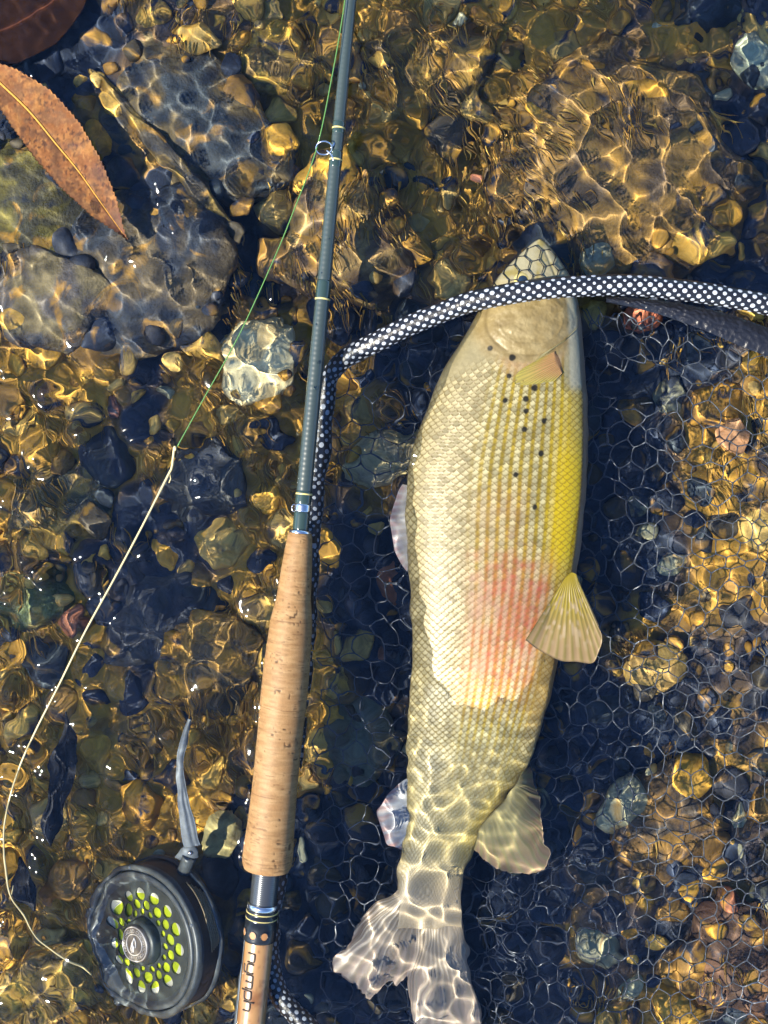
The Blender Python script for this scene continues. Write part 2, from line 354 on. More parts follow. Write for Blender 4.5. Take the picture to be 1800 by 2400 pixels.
# large stones that stand out in the photograph: (name, label, px, py, rx, ry, height, top z, turn, colour, colour 2, seed)
COBBLES = [
 ('stone', 'pale cream stone under the green leader, left of the rod', 612, 838, 2.5, 3.0, 2.6, -3.6, -25, (.80, .69, .38), (.58, .44, .20)),
 ('boulder', 'broad algae covered brown boulder above the net rim', 1430, 390, 9.4, 7.0, 5.5, -2.6, -12, (.26, .15, .035), (.08, .055, .032)),
 ('boulder', 'brown weedy boulder behind the rod beside the wire guide', 800, 545, 4.6, 4.8, 4.6, -2.2, 20, (.30, .19, .06), (.10, .06, .03)),
 ('slab', 'dark slate slab to the right of the brown leaf', 430, 260, 7.4, 4.4, 3.6, -2.0, -42, (.030, .040, .050), (.13, .095, .04)),
 ('slab', 'blue grey slab below the tip of the brown leaf', 330, 640, 5.6, 5.6, 3.8, -1.6, 15, (.026, .034, .048), (.10, .075, .04)),
 ('boulder', 'mossy green boulder under the left side of the brown leaf', 45, 450, 3.6, 4.6, 4.2, -1.1, 20, (.15, .125, .025), (.06, .055, .03)),
 ('boulder', 'grey purple rough boulder below the mossy one at the left edge', 110, 680, 3.9, 3.6, 4.0, -1.0, -20, (.085, .075, .070), (.15, .12, .06)),
 ('ledge', 'narrow gold edged rock ledge running diagonally down from the brown leaf', 385, 355, 6.6, .75, 3.2, -1.45, -47, (.30, .20, .05), (.07, .06, .045)),
 ('boulder', 'low amber boulder between the rod tip and the top edge of the photo', 1010, 150, 4.6, 3.4, 3.4, -4.0, 15, (.42, .24, .04), (.12, .08, .03)),
 ('boulder', 'low golden boulder left of the rod near the top edge', 640, 130, 3.6, 3.0, 3.2, -4.1, -20, (.46, .28, .04), (.16, .10, .03)),
 ('boulder', 'olive boulder at the left edge beside the pale line', 110, 1190, 3.8, 3.2, 3.2, -4.2, 10, (.34, .22, .045), (.07, .07, .04)),
 ('boulder', 'brown boulder between the pale line and the cork grip', 500, 1560, 3.2, 3.8, 3.2, -4.4, -30, (.34, .19, .035), (.08, .06, .03)),
 ('boulder', 'mossy green grey boulder at the left edge above the sunken dark sheet', 60, 1420, 2.8, 2.2, 2.8, -4.2, 30, (.10, .13, .05), (.20, .17, .05)),
 ('boulder', 'dark brown boulder under the net right of the anal fin', 1560, 1930, 4.2, 3.4, 3.4, -4.6, 25, (.22, .12, .03), (.06, .045, .03)),
 ('boulder', 'golden boulder in the lower left corner below the line', 120, 2330, 4.4, 2.6, 3.2, -4.3, 20, (.50, .31, .045), (.22, .14, .03)),
 ('stone', 'dark slate stone beside the knot in the fishing line', 480, 1130, 3.1, 2.7, 2.6, -4.9, 30, (.036, .042, .054), (.06, .062, .06)),
 ('stone', 'long dark slate stone crossed by the pale line', 340, 1450, 2.8, 4.2, 2.6, -5.0, -28, (.034, .040, .054), (.06, .06, .06)),
 ('stone', 'pale yellow stone between the net rim and the fish', 905, 1075, 2.5, 2.1, 2.2, -5.0, 10, (.56, .46, .22), (.40, .34, .2)),
 ('stone', 'flat grey green stone left of the fish tail', 850, 1740, 2.4, 2.9, 2.2, -5.0, 8, (.13, .145, .10), (.17, .14, .07)),
 ('stone', 'square golden stone under the net near the pelvic fin', 1545, 1570, 1.9, 1.7, 2.0, -4.4, 12, (.50, .32, .08), (.38, .24, .07)),
 ('stone', 'rust red stone under the net below the rim', 1515, 735, 1.3, 1.1, 1.4, -3.9, 20, (.36, .10, .045), (.26, .09, .04)),
 ('stone', 'rounded golden stone right of the reel foot', 520, 1965, 1.35, 1.5, 1.7, -4.6, 0, (.40, .34, .14), (.30, .24, .1)),
 ('stone', 'pale green stone in the upper right corner', 1785, 135, 1.6, 1.7, 1.9, -4.0, 0, (.36, .40, .27), (.3, .3, .2)),
 ('stone', 'salmon pink stone under the net at the right edge', 1725, 1020, 1.15, 1.1, 1.3, -4.4, 0, (.48, .24, .11), (.36, .2, .1)),
 ('boulder', 'dark brown boulder in the lower right corner', 1740, 2270, 3.2, 4.0, 3.6, -3.6, 0, (.15, .075, .04), (.09, .05, .03)),
]
def rock(px, py, rx, ry, rz, top, turn, c1, c2, seed, sub=5):
    V, F = ico(sub); V = V.copy()
    P = V * 1.7
    d = 1 + .55 * (fbm(P[:, 0] + P[:, 2] * .7 + seed * 7.1, P[:, 1] - P[:, 2] * .5 + seed * 3.3, seed, 3) - .5) + .12 * (fbm(P[:, 0] * 4 + P[:, 2] * 2, P[:, 1] * 4 - P[:, 2] * 3, seed + 9, 3) - .5)
    V = V * d[:, None]
    rs = np.random.default_rng(seed)
    for q in range(11):
        nn = rs.standard_normal(3); nn[2] = abs(nn[2]) * .8; nn /= np.linalg.norm(nn); lim = rs.uniform(.66, .92)
        e = V @ nn - lim; V = V - np.where(e > 0, e * .85, 0)[:, None] * nn
    V = V * (1 + .05 * (fbm(P[:, 0] * 7 + P[:, 2] * 5, P[:, 1] * 7 - P[:, 2] * 4, seed + 19, 3) - .5))[:, None]
    z = V[:, 2]; V[:, 2] = np.where(z > 0, z * .9, z)
    V *= np.array([rx, ry, rz * .5])
    a = R(turn); x, y = V[:, 0].copy(), V[:, 1].copy(); V[:, 0] = x * math.cos(a) - y * math.sin(a); V[:, 1] = x * math.sin(a) + y * math.cos(a)
    c = W(px, py, top); V += np.array([c[0], c[1], top - V[:, 2].max()])
    t = ss(.4, .62, fbm(V[:, 0] * .8 + 9, V[:, 1] * .8 + V[:, 2] * .5, seed + 40, 4))
    return V, F, mixc(c1, c2, t), c
cob_xy = []
for k, (nm, lab, px, py, rx, ry, rz, top, turn, c1, c2) in enumerate(COBBLES):
    V, F, cc, c = rock(px, py, rx, ry, rz, top, turn, c1, c2, k + 3)
    o = obj(nm, V, F, M['rock' if nm in ('boulder', 'ledge', 'slab') else 'clean_rock'], col=cc, loc=(c[0], c[1], top - rz * .5)); tag(o, lab, 'rock' if nm != 'stone' else 'stone')
    cob_xy.append((c[0], c[1], rx, ry, R(turn)))

def cobble_top(x, y):
    t = np.full(np.shape(x), -99.0)
    for (cx, cy_, rx, ry, a), cb in zip(cob_xy, COBBLES):
        dx, dy = x - cx, y - cy_; u = dx * math.cos(a) + dy * math.sin(a); v = -dx * math.sin(a) + dy * math.cos(a)
        e = (u / rx) ** 2 + (v / ry) ** 2
        t = np.where(e < 1.1, np.maximum(t, cb[7] - cb[6] * .42 * (1 - np.sqrt(np.maximum(1 - e, 0)))), t)
    return t
def under_cobble(x, y, k=.8):
    m = np.zeros(np.shape(x), bool)
    for cx, cy_, rx, ry, a in cob_xy:
        dx, dy = x - cx, y - cy_; u = dx * math.cos(a) + dy * math.sin(a); v = -dx * math.sin(a) + dy * math.cos(a)
        m |= (u / rx) ** 2 + (v / ry) ** 2 < k * k
    return m

# pebble shapes
PEB = []
for s in range(14):
    V, F = ico(3); V = V.copy(); P = V * 1.3
    d = 1 + .5 * (fbm(P[:, 0] + P[:, 2] * .8 + s * 5.7, P[:, 1] - P[:, 2] * .6 + s * 2.9, 100 + s, 3) - .5)
    V = V * d[:, None]
    for q in range(7):
        nn = rng.standard_normal(3); nn /= np.linalg.norm(nn); e = V @ nn - rng.uniform(.62, .9); V = V - np.where(e > 0, e * .8, 0)[:, None] * nn
    V *= np.array([1.0, rng.uniform(.68, .95), rng.uniform(.5, .7)])
    PEB.append(V)
# scatter by decreasing size
cell = {}
placed = []
def try_place(x, y, r, k=.80):
    i, j = int(x // 4.2), int(y // 4.2)
    for a in range(i - 1, i + 2):
        for b in range(j - 1, j + 2):
            for (X, Y, Rr) in cell.get((a, b), ()):
                if (X - x) ** 2 + (Y - y) ** 2 < ((Rr + r) * k) ** 2: return False
    cell.setdefault((i, j), []).append((x, y, r)); placed.append((x, y, r)); return True
for r_hi, r_lo, n in ((2.1, 1.4, 420), (1.4, 1.0, 1100), (1.0, .7, 2600), (.7, .45, 4200), (.45, .28, 3000)):
    xs = rng.uniform(-31, 31, n); ys = rng.uniform(-39, 39, n); rr = rng.uniform(r_lo, r_hi, n); bad = under_cobble(xs, ys, .62)
    for x, y, r, b in zip(xs, ys, rr, bad):
        if not b: try_place(x, y, r)
placed = np.array(placed)
inview = (np.abs(placed[:, 0]) < 23.5) & (np.abs(placed[:, 1]) < 31.2)
order = np.argsort(-placed[:, 2] * np.where(inview, 1, .001))
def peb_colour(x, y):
    gd = gold_shade_at(x * S * .94 + 900, 1200 - y * S * .94)
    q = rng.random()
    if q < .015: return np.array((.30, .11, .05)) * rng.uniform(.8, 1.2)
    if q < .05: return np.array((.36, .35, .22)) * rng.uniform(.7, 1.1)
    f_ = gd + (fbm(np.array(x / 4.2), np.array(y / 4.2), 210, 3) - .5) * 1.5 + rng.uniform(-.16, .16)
    base = GOLDS[rng.integers(len(GOLDS))] if f_ > .43 else SLATE_AND_SHADE[rng.integers(len(SLATE_AND_SHADE))]
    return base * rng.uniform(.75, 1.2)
peb_me = [mesh_data('pebble', V, ico(3)[1], M['pebble']) for V in PEB]
GV = []; GF = []; GC = []; gn = 0
for q, idx in enumerate(order):
    x, y, r = placed[idx]; z = float(max(bed_z(np.array(x), np.array(y)), cobble_top(np.array(x), np.array(y)) - .45 * r)); s = rng.integers(14); a = rng.uniform(0, 2 * math.pi); col = peb_colour(x, y)
    tx, ty = rng.uniform(-.25, .25, 2); lift = rng.uniform(-.42, .16) * r
    if q < 300:
        o = bpy.data.objects.new('pebble', peb_me[s]); COL.objects.link(o); o.parent = bed
        o.location = (x, y, z + lift); o.rotation_euler = (tx, ty, a); o.scale = (r, r, r); o.color = (*col, 1)
    else:
        V, F = ico(2)
        d = 1 + .5 * (fbm(V[:, 0] * 1.3 + V[:, 2] + q * 1.7, V[:, 1] * 1.3 - V[:, 2] * .6 + q * .9, 7, 2) - .5)
        V = V * d[:, None] * np.array([1, .8, .6]) * r
        x_, y_ = V[:, 0] * math.cos(a) - V[:, 1] * math.sin(a), V[:, 0] * math.sin(a) + V[:, 1] * math.cos(a)
        GV.append(np.stack([x_ + x, y_ + y, V[:, 2] + z + lift], -1)); GF.append(F + gn); GC.append(np.tile(col, (len(V), 1))); gn += len(V)
gravel = obj('gravel', np.concatenate(GV), np.concatenate(GF), M['gravel'], parent=bed, col=np.concatenate(GC)); gravel['kind'] = 'stuff'

# fine strands of algae streaming over the stones
AV = []; AF = []; AC = []; an = 0
ar = np.random.default_rng(77); na_ = 30000
ax_ = ar.uniform(-25, 25, na_); ay_ = ar.uniform(-33, 33, na_)
dens = gold_shade_at(ax_ * S * .94 + 900, 1200 - ay_ * S * .94) + (fbm(ax_ / 3.0, ay_ / 3.0, 301) - .5) * 1.7
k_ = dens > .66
for (cx_, cy2_, rx_, ry_, a_), q_ in zip(cob_xy, COBBLES):
    if q_[0] in ('stone', 'slab'): k_ &= np.hypot((ax_ - cx_) / rx_, (ay_ - cy2_) / ry_) > .95
ax_, ay_ = ax_[k_], ay_[k_]; na_ = len(ax_)
az_ = np.maximum(bed_z(ax_, ay_) + .25, cobble_top(ax_, ay_)) + ar.uniform(-.2, .15, na_)
dir_ = -1.25 + (fbm(ax_ / 5, ay_ / 5, 303) - .5) * 2.4 + ar.normal(0, .16, na_); ln_ = ar.uniform(.4, 1.3, na_); wd_ = ar.uniform(.02, .06, na_)
tt = np.linspace(0, 1, 5)
bend_ = ar.normal(0, .3, na_)
th_ = dir_[:, None] + bend_[:, None] * tt
cxs = np.concatenate([np.zeros((na_, 1)), np.cumsum(np.cos(th_[:, :-1]) * .25, 1)], 1) * ln_[:, None] + ax_[:, None]
cys = np.concatenate([np.zeros((na_, 1)), np.cumsum(np.sin(th_[:, :-1]) * .25, 1)], 1) * ln_[:, None] + ay_[:, None]
czs = az_[:, None] + .10 * np.sin(tt * 2.6) * ln_[:, None]
wdt = wd_[:, None] * (1.05 - tt)
L_ = np.stack([cxs - np.sin(th_) * wdt, cys + np.cos(th_) * wdt, czs - .03], -1); R__ = np.stack([cxs + np.sin(th_) * wdt, cys - np.cos(th_) * wdt, czs - .03], -1); C_ = np.stack([cxs, cys, czs + .02], -1)
VV = np.stack([L_, C_, R__], 2)                      # blade, step, across
ii = np.arange(na_ * 15).reshape(na_, 5, 3)
FF = np.stack([ii[:, :-1, :-1], ii[:, 1:, :-1], ii[:, 1:, 1:], ii[:, :-1, 1:]], -1).reshape(-1, 4)
ac = np.array([(.50, .27, .035), (.36, .19, .03), (.24, .15, .03), (.56, .36, .07)])[ar.integers(0, 4, na_)] * ar.uniform(.7, 1.2, (na_, 1))
algae = tag(obj('algae', VV, FF, M['algae'], col=np.repeat(ac, 15, 0)), kind='stuff')
algae['label'] = 'golden brown algae strands streaming over the stones of the stream bed'; algae['category'] = 'algae'

# ------------------------------------------------------------------ water surface
def spectral(nx, ny, dx, lmin, lmax, seed, aniso=0):
    r = np.random.default_rng(seed); f = np.fft.fft2(r.standard_normal((ny, nx)))
    kx = np.fft.fftfreq(nx, dx)[None, :]; ky = np.fft.fftfreq(ny, dx)[:, None]
    if aniso: kx, ky = kx * math.cos(aniso) + ky * math.sin(aniso), (ky * math.cos(aniso) - kx * math.sin(aniso)) * 1.9
    k = np.hypot(kx, ky) + 1e-9; gk = np.exp(-((np.log(1 / k / math.sqrt(lmin * lmax))) / (np.log(lmax / lmin) / 2)) ** 2)
    o = np.fft.ifft2(f * gk / k).real; return o / o.std()
step = .125
wx = axis_coords(30, step, 4000); wy = axis_coords(38, step, 4000)
nfx = int(round(60 / step)) + 1; nfy = int(round(76 / step)) + 1
X, Y = np.meshgrid(wx, wy)
px = X * S + 900; py = 1200 - Y * S
i0 = np.argmin(np.abs(wx + 30)); j0 = np.argmin(np.abs(wy + 38))
base = np.zeros_like(X); fine = np.zeros_like(X)
base[j0:j0 + nfy, i0:i0 + nfx] = spectral(nfx, nfy, step, 1.5, 5.0, 3)
fine[j0:j0 + nfy, i0:i0 + nfx] = spectral(nfx, nfy, step, .75, 1.5, 8)
stre = np.zeros_like(X); stre[j0:j0 + nfy, i0:i0 + nfx] = spectral(nfx, nfy, step, .7, 2.2, 15, R(40))
fade = (1 - ss(26, 30, np.abs(X))) * (1 - ss(34, 38, np.abs(Y)))
calm = (1 - .74 * np.exp(-((px - 400) / 190) ** 2 - ((py - 2120) / 360) ** 2)) * (1 - .25 * ss(880, 960, px) * (1 - ss(1340, 1400, px)) * ss(1450, 1550, py) * (1 - .75 * ss(1640, 1850, py))) * (1 - .55 * ss(1330, 1480, px) * ss(760, 900, py) - .25 * ss(640, 720, px) * (1 - ss(900, 980, px)) * ss(1900, 2100, py))
riff = (1 - ss(330, 520, px)) * (1 - ss(650, 900, py))          # broken water over the shallow shelf
ur = ss(1300, 1650, px) * (1 - ss(450, 700, py))
near_tail = ss(880, 960, px) * (1 - ss(1300, 1380, px)) * ss(1560, 1680, py) * (1 - ss(1900, 2050, py))
Z = (base * .074 * (1 - .35 * riff) * calm + fine * (.0115 + .010 * near_tail) * calm + stre * (.018 * riff + .020 * ur)) * fade
# rings where the rod meets the water
d0 = np.hypot(px - 692, py - 1248) / S
Z += .022 * np.sin(d0 * 2 * math.pi / .62) * np.exp(-d0 / 1.1) * ss(.2, .6, d0)
# sharp little wavelets that catch the sun
def wavelet(cx, cy, ang, length, amp, width=.22):
    p0 = W(cx, cy); vw = np.array([-p0[0], -p0[1], H]); hv = np.array(SUN_DIR) + vw / np.linalg.norm(vw)
    dx, dy = (px - cx) / S, (cy - py) / S; a = math.atan2(hv[1], hv[0]) + math.pi / 2 + R(ang + 62) * .4
    u = dx * math.cos(a) + dy * math.sin(a); v = -dx * math.sin(a) + dy * math.cos(a) + .25 * np.sin(u * 2.5)
    return amp * np.exp(-(v / width) ** 2) * np.exp(-(u / length) ** 4)
for q in ((385, 500, -62, 1.1, .19), (405, 522, -56, .9, .18), (420, 505, -66, .7, .17), (335, 640, -68, 1.1, .19), (395, 650, -70, .6, .18), (165, 775, -60, .9, .18), (72, 165, -60, .5, .18), (610, 690, -64, .8, .16),
          (1650, 2325, 10, .5, .16), (1690, 2335, -30, .5, .15), (600, 700, -60, .6, .12), (1700, 905, -60, .6, .12), (1530, 720, -50, .5, .13), (1790, 60, -50, .7, .15), (640, 690, -70, .6, .15), (250, 590, -64, .6, .17), (300, 830, -60, .5, .15)):
    Z += wavelet(*q)
# meniscus against the rod grip, blank and the fish
ax_t = np.clip((py - 1247) / 1253, -1.2, 1.1)
axp = np.where(ax_t > 0, 704 + (578 - 704) * ax_t, 704 + (704 - 828) * (1247 - py) / 1307 * -1)
rad = np.interp(py, [1240, 1250, 1320, 1400, 1452, 1560, 1640, 1710, 1815, 1925, 1980, 2030, 2036, 2500], [.5, .72, .88, 1.0, 1.25, 1.36, 1.36, 1.32, 1.32, 1.37, 1.46, 1.44, .8, .85])
gap = np.abs(px - axp) / S - rad * .93
Z += np.where((py > 1235) & (py < 2040) & (gap > 0), .13 * np.exp(-np.maximum(gap, 0) / .17) * (1 + .35 * np.sin(py / 6.5) + .25 * np.sin(py / 2.9)), 0) * fade
ft = fish_top(px, py)
under = np.where(np.isnan(ft), 99, -ft)
Z += np.where(under > 0, .06 * np.exp(-np.maximum(under, 0) / .35), .06) * (1 - ss(1380, 1500, py)) * np.where(np.isnan(ft), 0, 1)
water = tag(obj('stream_water', np.stack([X, Y, Z], -1), gridf(len(wy), len(wx)), M['water']), kind='structure')
water.cycles.is_caustics_caster = True

# ------------------------------------------------------------------ the fish
fish = thing('fish', 'large olive and silver fish with a pink flank lying in the net', 'fish', (float(W(1160, 1300)[0]), float(W(1160, 1300)[1]), -3))
nT, nB = 300, 70
phi = np.concatenate([np.linspace(math.pi, 0, nT, endpoint=False), np.linspace(0, -math.pi, nB, endpoint=False)])
PH, YY = np.meshgrid(phi, _fy)
Lr = FL[:, None]; Rr_ = FR[:, None]
c = np.cos(PH); s = np.sin(PH)
PX = (Lr + Rr_) / 2 + (Rr_ - Lr) / 2 * c
tz = FT[:, None] * np.sign(s) * np.abs(s) ** .85
# scales
arc = np.cumsum(np.full(len(_fy), 2.0) / np.interp(_fy, [561, 1500, 2000, 2175], [16.5, 16.5, 12.5, 10.5]))[:, None] + 0 * PH
rows = 41.0
acoord = np.where(s >= -1e-9, ((1 - PH / math.pi) * .35 + (1 - c) * -.325 + .65) * rows, (1 - PH / math.pi) * rows)                       # 0 at the back, 56 at the belly
warp = (fbm(YY / 90, PX / 90, 71) - .5) * .8
acoord = acoord + warp * .5; arc = arc + (fbm(YY / 60, PX / 60, 77) - .5) * .5
best = np.full(PH.shape, 1e9); bh = np.zeros(PH.shape); bd = np.ones(PH.shape); brow = np.zeros(PH.shape); bid = np.zeros(PH.shape)
k0 = np.floor(acoord)
for dk in (-1, 0, 1, 2):
    k = k0 + dk; off = np.mod(k, 2) * .5; n0 = np.floor(arc - off)
    for dn in (-2, -1, 0, 1):
        cp = n0 + dn + off; da = (acoord - k) / 1.12; dp = (arc - cp) / .80
        d2 = da * da + dp * dp
        m = (d2 < 1) & (cp < best)
        best = np.where(m, cp, best); bh = np.where(m, dp, bh); bd = np.where(m, np.sqrt(d2), bd); brow = np.where(m, k, brow); bid = np.where(m, _h(k, cp * 2, 5), bid)
vv = (1 - c) / 2; vv = (PX - Lr) / (Rr_ - Lr)
# where there are scales: behind the gill cover
gx, gy = (PX - 1242) / 100.0, (YY - 752) / 78.0
gill = np.hypot(gx, gy)
sc_mask = ss(795, 850, YY + 35 * np.abs((PX - 1225) / 110) ** 1.5 * -1 + 0) * ss(1.05, 1.4, gill) * (1 - ss(2120, 2165, YY))
throat = ss(.80, .9, vv) * (1 - ss(860, 915, YY))
sc_mask = sc_mask * (1 - throat) * (1 - .8 * ss(.965, .985, vv)) * (s > -.2)
edge = ss(.70, .96, bd) * ss(-.2, .3, bh)
hgt = (.35 + .5 * np.clip(bh, -1, 1) - .35 * ((acoord - brow) / 1.12) ** 2) * .065
Hd = hgt * sc_mask
nz_ = fbm(PX / 40, YY / 40, 51); Hd += (fbm(PX / 6, YY / 6, 52, 3) - .5) * .03 * (1 - sc_mask) * (s > 0)
# gill cover relief
Hd += .07 * (1 - ss(.78, 1.03, gill)) * (s > 0) - .028 * np.exp(-((gill - 1.04 - .10 * (fbm(PX / 40, YY / 40, 51) - .5)) / .05) ** 2) * (s > 0) * (YY > 690)
Hd += .022 * np.exp(-((gill - .74 - .15 * (nz_ - .5)) / .03) ** 2) * (YY > 745) * (s > 0) * (PX > 1170)
Hd += (fbm(PX / 30, YY / 22, 44) - .5) * .16 * (1 - ss(.8, 1.0, gill)) * (s > 0)
g2 = np.hypot((PX - 1236) / 128, (YY - 742) / 108)
Hd += .028 * (1 - ss(.93, 1.04, g2)) * (s > 0)
# mouth line on the snout, nostril dents
Hd -= .06 * np.exp(-(((PX - 1300) - (YY - 640) * .42) / 4) ** 2) * (YY < 690) * (YY > 585)
nx_, ny_ = c / (Rr_ - Lr) * 400, s
Hp = np.maximum(Hd, -.08)
z = FZC[:, None] + tz + Hp * np.abs(s)
PXd = PX + Hp * S * c * .6
Vf = W(PXd, YY, 0); fz = (H - z * np.where(z < 0, .75, 1.0)) / H
Vf[..., 0] *= fz; Vf[..., 1] *= fz; Vf[..., 2] = z
# pigment, plus light painted into the rear
nz = fbm(PX / 26, YY / 26, 50); nz2 = fbm(PX / 7, YY / 7, 60, 2)
pale = np.array((.66, .63, .47)); olive = np.array((.46, .35, .045)); back = np.array((.58, .525, .385))
par = np.mod(brow, 2)
str_w = ss(.30, .42, vv) * (1 - ss(.86, .93, vv)) * (1 - .6 * ss(1650, 1850, YY))
lat = np.abs(acoord - 2 * np.round(acoord / 2))            # 0 on the pale rows, 1 between them
striped = mixc(pale, olive, ss(.35, .8, lat))
colf = mixc(np.broadcast_to(back, PH.shape + (3,)), striped, str_w)
colf = colf * (.62 + (.62 * bid + .22 * (1 - bd ** 2) - .10)[..., None] * sc_mask[..., None] + .15 * (1 - sc_mask[..., None]) + .25 * (nz2[..., None] - .5))
sil = ss(.10, .2, vv) * (1 - ss(.34, .45, vv)) * (1 - ss(.35, .75, bd)) * sc_mask * (.4 + .6 * bid) * (1 - ss(1750, 1900, YY))
colf = mixc(colf, (.86, .82, .70), sil * .75 * ss(.25, .8, bid + .6 * (nz - .5)))
colf = mixc(colf, np.array((.20, .145, .04)), edge * sc_mask * (.95 - .25 * str_w))
goldb = ss(.74, .89, vv + .04 * (nz - .5)) * (1 - ss(.955, .98, vv)) * ss(870, 960, YY) * (1 - ss(1280, 1420, YY))
colf = mixc(colf, mixc((1.05, .80, .006), (.50, .36, .004), edge * sc_mask), goldb * (.55 + .45 * ss(980, 1120, YY)))
pink = ss(1240, 1390, YY + 90 * (nz - .5)) * (1 - ss(1520, 1720, YY)) * ss(.24, .44, vv) * (1 - ss(.80, .92, vv)) + .30 * ss(1090, 1200, YY) * (1 - ss(1260, 1340, YY)) * ss(.3, .45, vv) * (1 - ss(.6, .75, vv))
pinkc = mixc((.66, .36, .33), (.60, .135, .125), ss(.42, .85, fbm(PX / 40, YY / 55, 90) + .55 * (lat - .5) + .3 * ss(.40, .65, vv) - .12))
colf = mixc(colf, pinkc, np.clip(pink, 0, 1) * (.66 + .7 * (nz - .5) - .3 * edge) * ss(.28, .6, vv * 1.5))
orange = ss(1380, 1500, YY) * (1 - ss(1650, 1760, YY)) * ss(.78, .9, vv)
colf = mixc(colf, (.56, .33, .06), orange * .5)
tail = ss(1680, 1900, YY)
colf = mixc(colf, mixc((.46, .40, .25), (.44, .35, .08), ss(.72, .9, vv)), tail * .55)
ped = ss(1960, 2120, YY)
colf = mixc(colf, (.50, .42, .38), ped * .9)
# head
headm = 1 - ss(.92, 1.2, g2 + .25 * (nz - .5)) ; headm = np.maximum(headm, 1 - ss(700, 760, YY))
hc = mixc((.34, .24, .10), (.54, .43, .26), ss(.3, .7, fbm(PX / 20, YY / 14, 33, 5))); hc = mixc(hc, (.24, .16, .08), ss(.55, .75, fbm(PX / 34 + 3, YY / 20, 36, 4)) * .5)
hc = mixc(hc, (.34, .26, .14), (1 - ss(.0, .95, np.abs(gill - .1))) * .3)
hc = mixc(hc, back, .28); colf = mixc(colf, hc, np.clip(headm, 0, 1))
shoulder = (1 - ss(1.1, 1.5, g2)) * ss(.93, 1.05, g2) * (YY > 760) * ss(1150, 1200, PX) * (1 - ss(1300, 1340, PX))
colf = mixc(colf, (.58, .40, .28), shoulder * .7)
crease = np.exp(-((gill - 1.04) / .035) ** 2) * (YY > 700) + .25 * np.exp(-((g2 - 1.0) / .03) ** 2) * (YY > 735) + .5 * np.exp(-((gill - .74) / .03) ** 2) * (YY > 745)
colf = mixc(colf, (.17, .12, .05), np.clip(crease, 0, 1) * .38)
white = np.maximum(ss(.865, .91, vv + .012 * (nz2 - .5)) * (1 - ss(895, 925, YY)) * ss(650, 700, YY), ss(.968, .985, vv) * (1 - ss(1300, 1500, YY)))
colf = mixc(colf, (.66, .67, .66), white * (.9))
snout = 1 - ss(640, 690, YY)
colf = mixc(colf, mixc((.58, .56, .48), (.46, .40, .18), ss(.5, .7, fbm(PX / 40, YY / 40, 35))), snout)
for (sx, sy, sr) in ((1149, 816, 6.5), (1201, 838, 8), (1193, 881, 6), (1253, 909, 7.5), (1184, 939, 6), (1232, 935, 7), (1233, 964, 6.5), (1275, 986, 7), (1229, 1006, 6.5), (1268, 1063, 7), (1209, 1112, 6), (1253, 1189, 6.5)):
    dd = np.hypot((PX - sx) * .8 + (YY - sy) * .3, (YY - sy) * .75 - (PX - sx) * .25)
    colf = mixc(colf, (.030, .028, .022), 1 - ss(sr * .62, sr, dd + 2.5 * (nz2 - .5)))
colf = np.where((s < -.15)[..., None], (.60, .60, .56), colf)
F = gridf(len(_fy), nT + nB, wrap_x=True)
body = obj('body', Vf, [F, np.arange(nT + nB)[::-1], np.arange(nT + nB) + (len(_fy) - 1) * (nT + nB)], M['fish'], fish, col=np.clip(colf * np.array([.38, .362, .270]) * (1 + .85 * ss(1420, 1680, YY))[..., None], .004, .95))  # rear colour lightened to stand in for light lost under water

